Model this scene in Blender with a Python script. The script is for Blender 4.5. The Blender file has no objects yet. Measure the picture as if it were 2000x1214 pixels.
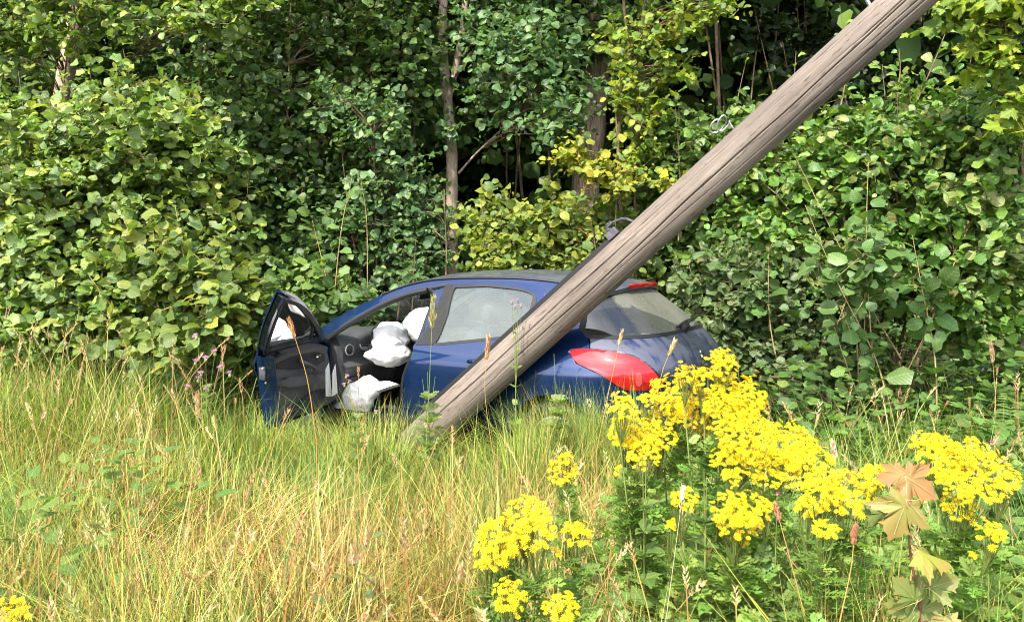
import bpy, bmesh, math
import numpy as np
from mathutils import Vector, Matrix, noise
from mathutils.geometry import delaunay_2d_cdt

SC = bpy.context.scene
COL = SC.collection
PI = math.pi
rad = math.radians

# ------------------------------------------------------------------ camera
F_PX, PITCH, CAM_Z = 1700.0, rad(5), 1.65
cd = bpy.data.cameras.new('camera')
cd.sensor_width = 36.0
cd.lens = 36.0 * F_PX / 2000.0
cd.clip_start = 0.05
cd.clip_end = 1500
cam = bpy.data.objects.new('camera', cd)
COL.objects.link(cam)
cam.location = (0, 0, CAM_Z)
cam.rotation_euler = (PI / 2 - PITCH, 0, 0)
SC.camera = cam

# ------------------------------------------------------------------ sky, sun, exposure
SUN_ELEV, SUN_AZ = rad(50), rad(-28)      # azimuth measured from straight behind the camera, towards its left
sun_dir = np.array([math.sin(SUN_AZ) * math.cos(SUN_ELEV), -math.cos(SUN_AZ) * math.cos(SUN_ELEV), math.sin(SUN_ELEV)])
W = bpy.data.worlds.new('World')
SC.world = W
W.use_nodes = True
wn = W.node_tree
sky = wn.nodes.new('ShaderNodeTexSky')
sky.sky_type = 'NISHITA'
sky.sun_disc = False
sky.sun_elevation = SUN_ELEV
sky.sun_rotation = math.atan2(sun_dir[0], sun_dir[1])
sky.air_density = 1.0
sky.dust_density = 2.5
sky.ozone_density = 1.0
# thin broken cloud all over the sky
tcw = wn.nodes.new('ShaderNodeTexCoord')
mpw = wn.nodes.new('ShaderNodeMapping'); mpw.inputs['Scale'].default_value = (1.0, 1.0, 2.6)
wn.links.new(tcw.outputs['Generated'], mpw.inputs[0])
nzw = wn.nodes.new('ShaderNodeTexNoise'); nzw.inputs['Scale'].default_value = 2.3; nzw.inputs['Detail'].default_value = 9; nzw.inputs['Roughness'].default_value = .58
wn.links.new(mpw.outputs[0], nzw.inputs['Vector'])
mrw = wn.nodes.new('ShaderNodeMapRange'); mrw.inputs['From Min'].default_value = .42; mrw.inputs['From Max'].default_value = .66
wn.links.new(nzw.outputs['Fac'], mrw.inputs['Value'])
bww = wn.nodes.new('ShaderNodeRGBToBW'); wn.links.new(sky.outputs[0], bww.inputs[0])
vmw = wn.nodes.new('ShaderNodeVectorMath'); vmw.operation = 'SCALE'; vmw.inputs[0].default_value = (1.75, 1.72, 1.70)
wn.links.new(bww.outputs[0], vmw.inputs['Scale'])
mxw = wn.nodes.new('ShaderNodeMix'); mxw.data_type = 'RGBA'
wn.links.new(mrw.outputs[0], mxw.inputs['Factor']); wn.links.new(sky.outputs[0], mxw.inputs['A']); wn.links.new(vmw.outputs[0], mxw.inputs['B'])
wn.links.new(mxw.outputs['Result'], wn.nodes['Background'].inputs[0])
wn.nodes['Background'].inputs[1].default_value = 0.15
sd = bpy.data.lights.new('sun', 'SUN')
sd.energy = 2.7
sd.angle = rad(1.0)
sd.color = (1.0, 0.95, 0.86)
sun = bpy.data.objects.new('sun', sd)
COL.objects.link(sun)
sun.location = tuple(sun_dir * 40)
sun.rotation_euler = Vector(tuple(sun_dir)).to_track_quat('Z', 'Y').to_euler()
SC.view_settings.view_transform = 'Standard'
SC.view_settings.look = 'None'
SC.view_settings.gamma = 1.0
SC.view_settings.use_curve_mapping = False
SC.view_settings.exposure = 1.76
SC.cycles.pixel_filter_type = 'BLACKMAN_HARRIS'
SC.cycles.filter_width = 1.0
SC.cycles.use_denoising = True
SC.cycles.caustics_reflective = False
SC.cycles.caustics_refractive = False
SC.cycles.sample_clamp_indirect = 6.0
SC.cycles.denoising_input_passes = 'RGB_ALBEDO_NORMAL'
SC.cycles.denoising_prefilter = 'FAST'

rng = np.random.default_rng(11)

# ------------------------------------------------------------------ helpers
cP, sP = math.cos(PITCH), math.sin(PITCH)


def at(u, v, y):
    """World point seen at photo pixel (u, v) at distance y in front of the camera."""
    a, b = (u - 1000) / F_PX, -(v - 607) / F_PX
    dy, dz = cP + b * sP, -sP + b * cP
    t = y / dy
    return np.array([a * t, y, CAM_Z + dz * t])


def to_px(P):
    P = np.asarray(P, float)
    z = P[..., 2] - CAM_Z
    d = P[..., 1] * cP - z * sP
    up = z * cP + P[..., 1] * sP
    d = np.where(np.abs(d) < 1e-6, 1e-6, d)
    return 1000 + F_PX * P[..., 0] / d, 607 - F_PX * up / d, d


def tag(o, label=None, cat=None, group=None, kind=None):
    if label: o['label'] = label
    if cat: o['category'] = cat
    if group: o['group'] = group
    if kind: o['kind'] = kind
    return o


def empty(name, loc=(0, 0, 0), label=None, cat=None, group=None):
    o = bpy.data.objects.new(name, None)
    COL.objects.link(o)
    o.location = tuple(float(c) for c in loc)
    o.empty_display_size = 0.1
    return tag(o, label, cat, group)


def link(name, mesh, parent=None):
    o = bpy.data.objects.new(name, mesh)
    COL.objects.link(o)
    if parent is not None:
        o.parent = parent
    return o


def np_mesh(name, V, F, mat=None, col=None, lv=None, smooth=True):
    """V (n,3); F (m,k) uniform polygons or list of such arrays."""
    me = bpy.data.meshes.new(name)
    V = np.ascontiguousarray(V, dtype=np.float32)
    Fs = F if isinstance(F, list) else [F]
    Fs = [np.asarray(f, dtype=np.int32) for f in Fs if len(f)]
    me.vertices.add(len(V))
    me.vertices.foreach_set('co', V.ravel())
    nl = sum(f.size for f in Fs)
    npoly = sum(len(f) for f in Fs)
    me.loops.add(nl)
    me.polygons.add(npoly)
    me.loops.foreach_set('vertex_index', np.concatenate([f.ravel() for f in Fs]))
    starts, s = [], 0
    for f in Fs:
        starts.append(s + np.arange(len(f)) * f.shape[1])
        s += f.size
    me.polygons.foreach_set('loop_start', np.concatenate(starts).astype(np.int32))
    me.update(calc_edges=True)
    if col is not None:
        a = me.attributes.new('col', 'FLOAT_COLOR', 'POINT')
        c = np.ones((len(V), 4), np.float32)
        c[:, :3] = col
        a.data.foreach_set('color', c.ravel())
    if lv is not None:
        a = me.attributes.new('lv', 'FLOAT_VECTOR', 'POINT')
        a.data.foreach_set('vector', np.ascontiguousarray(lv, dtype=np.float32).ravel())
    if mat: me.materials.append(mat)
    if smooth: me.shade_smooth()
    else: me.shade_flat()
    return me


class MB:
    """Collects vertices and faces of one part."""
    def __init__(s): s.v, s.f = [], []
    def add(s, V, F):
        o = len(s.v)
        s.v += [tuple(map(float, p)) for p in V]
        s.f += [tuple(int(i) + o for i in q) for q in F]
        return s
    def box(s, c, d, R=None):
        V = np.array([[x, y, z] for x in (-.5, .5) for y in (-.5, .5) for z in (-.5, .5)]) * np.array(d)
        if R is not None: V = V @ np.array(R).T
        return s.add(V + np.array(c), [(0, 1, 3, 2), (4, 6, 7, 5), (0, 4, 5, 1), (2, 3, 7, 6), (0, 2, 6, 4), (1, 5, 7, 3)])
    def tube(s, pts, r, n=6, cap=True, closed=False):
        V, F = tube_np(np.asarray(pts, float), r, n, closed)
        s.add(V, F)
        if cap and not closed:
            o = len(s.v) - len(V)
            s.f.append(tuple(o + i for i in range(n))[::-1])
            s.f.append(tuple(len(s.v) - n + i for i in range(n)))
        return s
    def lathe(s, prof, axis_o, ax, n=24):
        ax = np.array(ax, float); ax /= np.linalg.norm(ax)
        u = np.cross(ax, [0.3, 0.2, 1]); u /= np.linalg.norm(u); w = np.cross(ax, u)
        V = [np.array(axis_o) + ax * h + (u * math.cos(2 * PI * k / n) + w * math.sin(2 * PI * k / n)) * r for r, h in prof for k in range(n)]
        Fc = [(i * n + k, i * n + (k + 1) % n, (i + 1) * n + (k + 1) % n, (i + 1) * n + k) for i in range(len(prof) - 1) for k in range(n)]
        return s.add(V, Fc)
    def build(s, name, mat, parent=None, bevel=0, smooth=True):
        me = bpy.data.meshes.new(name)
        me.from_pydata(s.v, [], s.f)
        me.materials.append(mat)
        if bevel:
            bm = bmesh.new(); bm.from_mesh(me)
            bmesh.ops.recalc_face_normals(bm, faces=bm.faces)
            bmesh.ops.bevel(bm, geom=list(bm.edges), offset=bevel, segments=2, affect='EDGES', profile=.6)
            bm.to_mesh(me); bm.free()
        if smooth:
            me.shade_smooth()
            me.set_sharp_from_angle(angle=rad(40))
        else: me.shade_flat()
        return link(name, me, parent)


def tube_np(P, r, n=5, closed=False):
    P = np.asarray(P, float)
    m = len(P)
    r = np.broadcast_to(np.asarray(r, float), (m,))
    T = np.gradient(P, axis=0) if not closed else np.roll(P, -1, 0) - np.roll(P, 1, 0)
    T /= np.maximum(np.linalg.norm(T, axis=1, keepdims=True), 1e-9)
    ref = np.array([0.31, 0.77, 0.12]) if abs(T[:, 2]).mean() > .6 else np.array([0.05, 0.1, 1.0])
    U = np.cross(T, ref); U /= np.maximum(np.linalg.norm(U, axis=1, keepdims=True), 1e-9)
    Wv = np.cross(T, U)
    a = np.arange(n) * 2 * PI / n
    V = P[:, None] + r[:, None, None] * (U[:, None] * np.cos(a)[None, :, None] + Wv[:, None] * np.sin(a)[None, :, None])
    k = np.arange(n)
    F = []
    for i in range(m if closed else m - 1):
        j = (i + 1) % m
        F.append(np.stack([i * n + k, i * n + (k + 1) % n, j * n + (k + 1) % n, j * n + k], 1))
    return V.reshape(-1, 3), np.concatenate(F)


def smooth_path(pts, n=4):
    P = np.asarray(pts, float)
    if len(P) < 3: return np.array([P[0] + (P[-1] - P[0]) * t for t in np.linspace(0, 1, n + 1)])
    E = np.vstack([2 * P[0] - P[1], P, 2 * P[-1] - P[-2]])
    out = []
    for i in range(1, len(E) - 2):
        for t in np.arange(n) / n:
            a, b, c, d = E[i - 1], E[i], E[i + 1], E[i + 2]
            out.append(.5 * ((2 * b) + (c - a) * t + (2 * a - 5 * b + 4 * c - d) * t * t + (3 * b - a - 3 * c + d) * t ** 3))
    out.append(P[-1])
    return np.array(out)


# ------------------------------------------------------------------ materials
def new_mat(name):
    m = bpy.data.materials.new(name)
    m.use_nodes = True
    nt = m.node_tree
    b = nt.nodes['Principled BSDF']
    return m, nt, b


def simple(name, color, rough=.5, metal=0, spec=.5, coat=0, noise_amt=0, noise_scale=8, bump=0, dark=None):
    m, nt, b = new_mat(name)
    b.inputs['Base Color'].default_value = (*color, 1)
    b.inputs['Roughness'].default_value = rough
    b.inputs['Metallic'].default_value = metal
    b.inputs['Specular IOR Level'].default_value = spec
    b.inputs['Coat Weight'].default_value = coat
    b.inputs['Coat Roughness'].default_value = .04
    if noise_amt or bump:
        tc = nt.nodes.new('ShaderNodeTexCoord')
        n = nt.nodes.new('ShaderNodeTexNoise')
        n.inputs['Scale'].default_value = noise_scale
        n.inputs['Detail'].default_value = 6
        nt.links.new(tc.outputs['Object'], n.inputs['Vector'])
        if noise_amt:
            mx = nt.nodes.new('ShaderNodeMix'); mx.data_type = 'RGBA'
            mx.inputs['A'].default_value = (*(dark or tuple(c * (1 - noise_amt) for c in color)), 1)
            mx.inputs['B'].default_value = (*tuple(min(1, c * (1 + noise_amt)) for c in color), 1)
            cr = nt.nodes.new('ShaderNodeMapRange')
            cr.inputs['From Min'].default_value = .32; cr.inputs['From Max'].default_value = .68
            nt.links.new(n.outputs['Fac'], cr.inputs['Value'])
            nt.links.new(cr.outputs[0], mx.inputs['Factor'])
            nt.links.new(mx.outputs['Result'], b.inputs['Base Color'])
        if bump:
            bp = nt.nodes.new('ShaderNodeBump')
            bp.inputs['Strength'].default_value = bump
            bp.inputs['Distance'].default_value = .01
            nt.links.new(n.outputs['Fac'], bp.inputs['Height'])
            nt.links.new(bp.outputs[0], b.inputs['Normal'])
    return m


def leaf_mat(name, transl=.32, rough=.45, spec=.42, veins=True, tint=(1.35, 1.45, .6)):
    m, nt, b = new_mat(name)
    at_ = nt.nodes.new('ShaderNodeAttribute'); at_.attribute_name = 'col'
    L = nt.links
    colout = at_.outputs['Color']
    if veins:
        av = nt.nodes.new('ShaderNodeAttribute'); av.attribute_name = 'lv'
        sp = nt.nodes.new('ShaderNodeSeparateXYZ'); L.new(av.outputs['Vector'], sp.inputs[0])
        ab = nt.nodes.new('ShaderNodeMath'); ab.operation = 'ABSOLUTE'; L.new(sp.outputs[0], ab.inputs[0])
        # side ribs: t - |w|*0.35 repeating along the blade
        mu = nt.nodes.new('ShaderNodeMath'); mu.operation = 'MULTIPLY_ADD'; mu.inputs[1].default_value = -.30
        L.new(ab.outputs[0], mu.inputs[0]); L.new(sp.outputs[1], mu.inputs[2])
        sc = nt.nodes.new('ShaderNodeMath'); sc.operation = 'MULTIPLY'; sc.inputs[1].default_value = 44
        L.new(mu.outputs[0], sc.inputs[0])
        sn = nt.nodes.new('ShaderNodeMath'); sn.operation = 'SINE'; L.new(sc.outputs[0], sn.inputs[0])
        rib = nt.nodes.new('ShaderNodeMapRange')
        rib.inputs['From Min'].default_value = -1; rib.inputs['From Max'].default_value = 1
        rib.inputs['To Min'].default_value = .86; rib.inputs['To Max'].default_value = 1.10
        L.new(sn.outputs[0], rib.inputs['Value'])
        mid = nt.nodes.new('ShaderNodeMapRange')
        mid.inputs['From Min'].default_value = .02; mid.inputs['From Max'].default_value = .10
        mid.inputs['To Min'].default_value = 1.35; mid.inputs['To Max'].default_value = 1.0
        L.new(ab.outputs[0], mid.inputs['Value'])
        mm = nt.nodes.new('ShaderNodeMath'); mm.operation = 'MULTIPLY'
        L.new(rib.outputs[0], mm.inputs[0]); L.new(mid.outputs[0], mm.inputs[1])
        vm = nt.nodes.new('ShaderNodeVectorMath'); vm.operation = 'SCALE'
        L.new(colout, vm.inputs[0]); L.new(mm.outputs[0], vm.inputs['Scale'])
        colout = vm.outputs[0]
        bp = nt.nodes.new('ShaderNodeBump'); bp.inputs['Strength'].default_value = .16; bp.inputs['Distance'].default_value = .003
        L.new(sn.outputs[0], bp.inputs['Height']); L.new(bp.outputs[0], b.inputs['Normal'])
    L.new(colout, b.inputs['Base Color'])
    b.inputs['Roughness'].default_value = rough
    b.inputs['Specular IOR Level'].default_value = spec
    if transl:
        tr = nt.nodes.new('ShaderNodeBsdfTranslucent')
        tv = nt.nodes.new('ShaderNodeVectorMath'); tv.operation = 'MULTIPLY'
        tv.inputs[1].default_value = tint
        L.new(colout, tv.inputs[0]); L.new(tv.outputs[0], tr.inputs['Color'])
        mx = nt.nodes.new('ShaderNodeMixShader'); mx.inputs[0].default_value = transl
        L.new(b.outputs[0], mx.inputs[1]); L.new(tr.outputs[0], mx.inputs[2])
        L.new(mx.outputs[0], nt.nodes['Material Output'].inputs['Surface'])
    return m


def glass_mat(name, tint=(.75, .85, .82), dust_sheen=0.0, dust_sheen_col=(.42, .40, .33), ior=1.5, streak=False, gloss=0.0):
    m, nt, b = new_mat(name)
    L = nt.links
    nt.nodes.remove(b)
    tr = nt.nodes.new('ShaderNodeBsdfTransparent'); tr.inputs[0].default_value = (*tint, 1)
    gl = nt.nodes.new('ShaderNodeBsdfGlossy'); gl.inputs['Roughness'].default_value = .015
    gl.inputs['Color'].default_value = (1, 1, 1, 1)
    fr = nt.nodes.new('ShaderNodeFresnel'); fr.inputs[0].default_value = ior
    mu = nt.nodes.new('ShaderNodeMath'); mu.operation = 'MULTIPLY_ADD'; mu.inputs[1].default_value = 1.6; mu.inputs[2].default_value = gloss; mu.use_clamp = True
    L.new(fr.outputs[0], mu.inputs[0])
    m1 = nt.nodes.new('ShaderNodeMixShader')
    L.new(mu.outputs[0], m1.inputs[0]); L.new(tr.outputs[0], m1.inputs[1]); L.new(gl.outputs[0], m1.inputs[2])
    out = m1
    if dust_sheen:
        df = nt.nodes.new('ShaderNodeBsdfDiffuse'); df.inputs[0].default_value = (*dust_sheen_col, 1)
        tc = nt.nodes.new('ShaderNodeTexCoord')
        n = nt.nodes.new('ShaderNodeTexNoise'); n.inputs['Scale'].default_value = 5; n.inputs['Detail'].default_value = 8
        L.new(tc.outputs['Object'], n.inputs['Vector'])
        mr = nt.nodes.new('ShaderNodeMapRange'); mr.inputs['From Min'].default_value = .3; mr.inputs['From Max'].default_value = .7
        mr.inputs['To Min'].default_value = dust_sheen * .82; mr.inputs['To Max'].default_value = min(1, dust_sheen * 1.12)
        L.new(n.outputs['Fac'], mr.inputs['Value'])
        m2 = nt.nodes.new('ShaderNodeMixShader')
        fac = mr.outputs[0]
        if streak:      # the dusty layer has been wiped from the near wrapped corner (object y is the car's left)
            sx = nt.nodes.new('ShaderNodeSeparateXYZ'); L.new(tc.outputs['Object'], sx.inputs[0])
            n2 = nt.nodes.new('ShaderNodeTexNoise'); n2.inputs['Scale'].default_value = 14; n2.inputs['Detail'].default_value = 5
            L.new(tc.outputs['Object'], n2.inputs['Vector'])
            e = nt.nodes.new('ShaderNodeMath'); e.operation = 'MULTIPLY_ADD'; e.inputs[1].default_value = .55
            L.new(sx.outputs[2], e.inputs[0]); L.new(sx.outputs[1], e.inputs[2])          # y + .55 z
            e2 = nt.nodes.new('ShaderNodeMath'); e2.operation = 'MULTIPLY_ADD'; e2.inputs[1].default_value = .07
            L.new(n2.outputs['Fac'], e2.inputs[0]); L.new(e.outputs[0], e2.inputs[2])
            cl = nt.nodes.new('ShaderNodeMapRange'); cl.inputs['From Min'].default_value = 1.185; cl.inputs['From Max'].default_value = 1.215
            cl.inputs['To Min'].default_value = 1; cl.inputs['To Max'].default_value = .18
            L.new(e2.outputs[0], cl.inputs['Value'])
            mm = nt.nodes.new('ShaderNodeMath'); mm.operation = 'MULTIPLY'
            L.new(fac, mm.inputs[0]); L.new(cl.outputs[0], mm.inputs[1]); fac = mm.outputs[0]
        L.new(fac, m2.inputs[0]); L.new(m1.outputs[0], m2.inputs[1]); L.new(df.outputs[0], m2.inputs[2])
        out = m2
    L.new(out.outputs[0], nt.nodes['Material Output'].inputs['Surface'])
    return m


def paint_mat(name, base=(.006, .022, .135), dust_sheen=0.0, dust_sheen_col=(.30, .28, .24), scale=6, streaks=False):
    m, nt, b = new_mat(name)
    L = nt.links
    b.inputs['Roughness'].default_value = .3
    b.inputs['Metallic'].default_value = .6
    b.inputs['Coat Weight'].default_value = 1 - dust_sheen * .8
    b.inputs['Coat Roughness'].default_value = .03 + dust_sheen * .2
    tc = nt.nodes.new('ShaderNodeTexCoord')
    n = nt.nodes.new('ShaderNodeTexNoise'); n.inputs['Scale'].default_value = scale; n.inputs['Detail'].default_value = 9; n.inputs['Roughness'].default_value = .65
    mp = nt.nodes.new('ShaderNodeMapping')
    if streaks: mp.inputs['Scale'].default_value = (1, 3.2, .9)
    L.new(tc.outputs['Object'], mp.inputs[0]); L.new(mp.outputs[0], n.inputs['Vector'])
    mr = nt.nodes.new('ShaderNodeMapRange'); mr.inputs['From Min'].default_value = .28 if not streaks else .33; mr.inputs['From Max'].default_value = .72 if not streaks else .5
    mr.inputs['To Min'].default_value = dust_sheen * .55 if not streaks else dust_sheen * .12; mr.inputs['To Max'].default_value = min(1, dust_sheen * 1.3)
    L.new(n.outputs['Fac'], mr.inputs['Value'])
    mx = nt.nodes.new('ShaderNodeMix'); mx.data_type = 'RGBA'
    mx.inputs['A'].default_value = (*base, 1); mx.inputs['B'].default_value = (*dust_sheen_col, 1)
    L.new(mr.outputs[0], mx.inputs['Factor']); L.new(mx.outputs['Result'], b.inputs['Base Color'])
    r2 = nt.nodes.new('ShaderNodeMapRange'); r2.inputs['To Min'].default_value = .28; r2.inputs['To Max'].default_value = .75
    L.new(mr.outputs[0], r2.inputs['Value']); L.new(r2.outputs[0], b.inputs['Roughness'])
    me_ = nt.nodes.new('ShaderNodeMapRange'); me_.inputs['To Min'].default_value = .6; me_.inputs['To Max'].default_value = 0
    L.new(mr.outputs[0], me_.inputs['Value']); L.new(me_.outputs[0], b.inputs['Metallic'])
    return m


def bark_mat(name, c1, c2, sx=14, sz=2.2, bump=.6):
    m, nt, b = new_mat(name)
    L = nt.links
    tc = nt.nodes.new('ShaderNodeTexCoord')
    mp = nt.nodes.new('ShaderNodeMapping'); mp.inputs['Scale'].default_value = (sx, sx, sz)
    n = nt.nodes.new('ShaderNodeTexNoise'); n.inputs['Scale'].default_value = 2.2; n.inputs['Detail'].default_value = 9; n.inputs['Roughness'].default_value = .7
    L.new(tc.outputs['Object'], mp.inputs[0]); L.new(mp.outputs[0], n.inputs['Vector'])
    cr = nt.nodes.new('ShaderNodeValToRGB')
    cr.color_ramp.elements[0].position = .36; cr.color_ramp.elements[0].color = (*c1, 1)
    cr.color_ramp.elements[1].position = .64; cr.color_ramp.elements[1].color = (*c2, 1)
    L.new(n.outputs['Fac'], cr.inputs[0]); L.new(cr.outputs[0], b.inputs['Base Color'])
    bp = nt.nodes.new('ShaderNodeBump'); bp.inputs['Strength'].default_value = bump; bp.inputs['Distance'].default_value = .02
    L.new(n.outputs['Fac'], bp.inputs['Height']); L.new(bp.outputs[0], b.inputs['Normal'])
    b.inputs['Roughness'].default_value = .85
    b.inputs['Specular IOR Level'].default_value = .2
    return m


M = {}
M['leaf'] = leaf_mat('leaf')
M['leaf_thin'] = leaf_mat('thin_leaf', transl=.42, rough=.5, spec=.35)
M['wood_leaf'] = leaf_mat('woodland_leaf', transl=.2, rough=.6, spec=.25, veins=False)
M['grass'] = leaf_mat('grass_blade', transl=.25, rough=.5, spec=.3, veins=False, tint=(1.25, 1.25, .7))
M['petal'] = leaf_mat('petal', transl=.25, rough=.6, spec=.2, veins=False, tint=(1.1, 1.0, .3))
M['bark'] = bark_mat('smooth_bark', (.19, .145, .105), (.42, .33, .25), 9, 3.2, .35)
M['rough_bark'] = bark_mat('rough_bark', (.10, .072, .05), (.36, .27, .19), 16, 1.6, 1.0)
M['twig'] = simple('twig_bark', (.16, .11, .065), .75, spec=.25, noise_amt=.45, noise_scale=12)
M['shoot'] = simple('shoot_bark', (.30, .22, .10), .7, spec=.25, noise_amt=.35, noise_scale=9)
M['red_stem'] = simple('red_stem', (.15, .045, .025), .55, noise_amt=.3, noise_scale=20)
M['green_stem'] = simple('green_stem', (.13, .17, .035), .6, noise_amt=.3, noise_scale=20)
M['soil'] = simple('soil', (.04, .034, .02), .95, spec=.1, noise_amt=.6, noise_scale=3, bump=.6)

PAINT = (.0016, .020, .088)
M['paint'] = paint_mat('blue_paint', PAINT, dust_sheen=.004, dust_sheen_col=(.10, .12, .16), scale=4)
M['paint_roof'] = paint_mat('blue_paint_dusty_roof', PAINT, dust_sheen=.46, dust_sheen_col=(.20, .19, .175), scale=5)
M['paint_gate'] = paint_mat('blue_paint_dusty_tailgate', PAINT, dust_sheen=.42, dust_sheen_col=(.125, .12, .125), scale=5, streaks=True)
M['glass'] = glass_mat('window_glass', (.78, .90, .84), dust_sheen=.07, dust_sheen_col=(.32, .44, .33), ior=1.5, gloss=.08)  # green layer is no dirt: it paints in the greenish reflection on the panes
M['door_glass'] = glass_mat('door_window_glass', (.66, .80, .74), dust_sheen=.03, dust_sheen_col=(.45, .55, .5), ior=1.14)
M['screen'] = glass_mat('windscreen_glass', (.86, .93, .91), dust_sheen=.05, dust_sheen_col=(.5, .5, .45))
M['rear_glass'] = glass_mat('dusty_rear_glass', (.55, .63, .63), dust_sheen=.70, dust_sheen_col=(.15, .15, .12), streak=True, gloss=.05)
M['black'] = simple('black_rubber', (.010, .010, .011), .55, spec=.4)
M['trim'] = simple('charcoal_plastic', (.058, .058, .060), .5, spec=.45, noise_amt=.12, noise_scale=6)
M['trim_dark'] = simple('dark_plastic', (.016, .016, .018), .6, spec=.35, noise_amt=.2, noise_scale=6)
M['applique'] = simple('pillar_plastic', (.016, .0155, .016), .55, spec=.25, noise_amt=.2, noise_scale=30)
M['seat'] = simple('seat_fabric', (.035, .037, .042), .9, spec=.15, noise_amt=.3, noise_scale=80, bump=.3)
M['pillar_trim'] = simple('grey_trim', (.09, .095, .10), .8, spec=.2)
M['liner'] = simple('headlining', (.36, .37, .35), .9, spec=.1)
M['bag'] = simple('airbag_cloth', (.66, .66, .645), .85, spec=.15, noise_amt=.04, noise_scale=8)
M['chrome'] = simple('chrome', (.75, .75, .76), .14, metal=1)
M['steel'] = simple('galvanised_steel', (.48, .49, .50), .42, metal=.85, noise_amt=.25, noise_scale=30)
M['dark_steel'] = simple('dark_steel', (.10, .10, .11), .45, metal=.7, noise_amt=.3, noise_scale=30)
M['red_lens'] = simple('red_lens', (.42, .016, .022), .05, spec=.45, coat=.0, noise_amt=.10, noise_scale=3)
M['red_pale'] = simple('pale_red_lens', (.52, .05, .05), .15, spec=.5)
M['red_dark'] = simple('red_reflector', (.26, .003, .006), .25, spec=.6, coat=.6, noise_amt=.25, noise_scale=40)
M['lamp_clear'] = simple('headlamp_lens', (.6, .62, .65), .08, spec=.7, coat=.5)
M['tyre'] = simple('tyre_rubber', (.02, .02, .021), .85, spec=.2, noise_amt=.4, noise_scale=30)
M['alloy'] = simple('alloy', (.42, .43, .45), .35, metal=.9)
M['paper'] = simple('paper', (.78, .78, .76), .8, spec=.2)
M['paper_blue'] = simple('paper_print', (.42, .55, .62), .7, spec=.2, noise_amt=.4, noise_scale=25)
M['mirror'] = simple('mirror_glass', (.9, .93, .92), .02, metal=1)

# ------------------------------------------------------------------ ground
def gz(x, y):
    x = np.asarray(x, float); y = np.asarray(y, float)
    z = -.20 * np.clip((y - 2.2) / 3.2, 0, 1)
    z = z + .05 * np.sin(x * 1.1 + 1.3) * np.sin(y * .9 + .4) * np.clip((y - 1) / 2, 0, 1)
    z = z + np.clip(-(x + 1.6) / 3, 0, 1) * np.clip((y - 4) / 3, 0, 1) * .12
    z = z + np.clip((y - 9.5) / 25, 0, 2) * .9
    return z


xs = np.concatenate([np.linspace(-600, -14, 22)[:-1], np.linspace(-14, 14, 113), np.linspace(14, 600, 22)[1:]])
ys = np.concatenate([np.linspace(-300, -6, 12)[:-1], np.linspace(-6, 16, 89), np.linspace(16, 900, 30)[1:]])
X, Y = np.meshgrid(xs, ys)
V = np.stack([X, Y, gz(X, Y)], -1).reshape(-1, 3)
nx_ = len(xs)
i, j = np.meshgrid(np.arange(nx_ - 1), np.arange(len(ys) - 1))
k = (j * nx_ + i).ravel()
ground = link('ground', np_mesh('ground', V, np.stack([k, k + 1, k + nx_ + 1, k + nx_], 1), M['soil']))
tag(ground, kind='structure')

# ================================================================== foliage kit
def unit(a): return a / np.maximum(np.linalg.norm(a, axis=-1, keepdims=True), 1e-9)


def leaf_shape(rows, fold=.12, curl=.12, wav=0.0, rib=0):
    """rows of (t, half width); returns verts, tri faces, (w, t) per vertex; the leaf runs along +y, faces +z"""
    V, lv = [], []
    for i, (t, w) in enumerate(rows):
        z = -curl * t * t
        wv = wav * math.sin(i * 2.1)
        if w < 1e-4: V.append((0, t, z)); lv.append((0, t, 0)); continue
        V += [(-w, t + .02, z + fold * w + wv), (0, t, z), (w, t - .02, z + fold * w - wv)]
        lv += [(-w * 2.2, t, 0), (0, t, 0), (w * 2.2, t, 0)]
    F, idx, o = [], [], 0
    for t, w in rows:
        n = 1 if w < 1e-4 else 3
        idx.append(list(range(o, o + n))); o += n
    for a, b in zip(idx[:-1], idx[1:]):
        if len(a) == 1: F += [(a[0], b[1], b[0]), (a[0], b[2], b[1])]
        elif len(b) == 1: F += [(a[0], a[1], b[0]), (a[1], a[2], b[0])]
        else: F += [(a[0], a[1], b[1]), (a[0], b[1], b[0]), (a[1], a[2], b[2]), (a[1], b[2], b[1])]
    return np.array(V), np.array(F), np.array(lv)


ROUND = [leaf_shape(q, f, c, w) for q, f, c, w in (([(0, 0), (.06, .20), (.22, .38), (.42, .42), (.60, .47), (.80, .36), (.92, .14), (1.04, 0)], .35, .22, .03), ([(0, 0), (.08, .22), (.25, .33), (.45, .43), (.66, .40), (.82, .30), (1.02, 0)], .12, .42, -.05), ([(0, 0), (.05, .18), (.28, .36), (.5, .40), (.72, .43), (.9, .20), (1.0, 0)], -.25, .2, .05))]
ALDER = [leaf_shape(q, f, c, w) for q, f, c, w in (([(0, 0), (.14, .12), (.32, .31), (.52, .37), (.70, .45), (.88, .36), (.97, .14), (.94, 0)], .45, .25, .05), ([(0, 0), (.18, .17), (.4, .38), (.62, .40), (.82, .43), (.96, .22), (.95, 0)], .15, .5, -.06), ([(0, 0), (.12, .14), (.35, .33), (.55, .44), (.8, .38), (.94, .26), (.93, 0)], -.3, .15, .06), ([(0, 0), (.15, .10), (.4, .22), (.65, .26), (.9, .22), (.97, 0)], .8, .35, .04))]
OVATE = [leaf_shape([(0, 0), (.12, .2), (.35, .33), (.65, .24), (.85, .1), (1.0, 0)], f, c) for f, c in ((.4, .25), (.15, .4), (-.2, .15))]
LANCE = [leaf_shape([(0, 0), (.2, .13), (.45, .17), (.75, .1), (1.0, 0)], f, c) for f, c in ((.4, .3), (.2, .5))]


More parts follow.
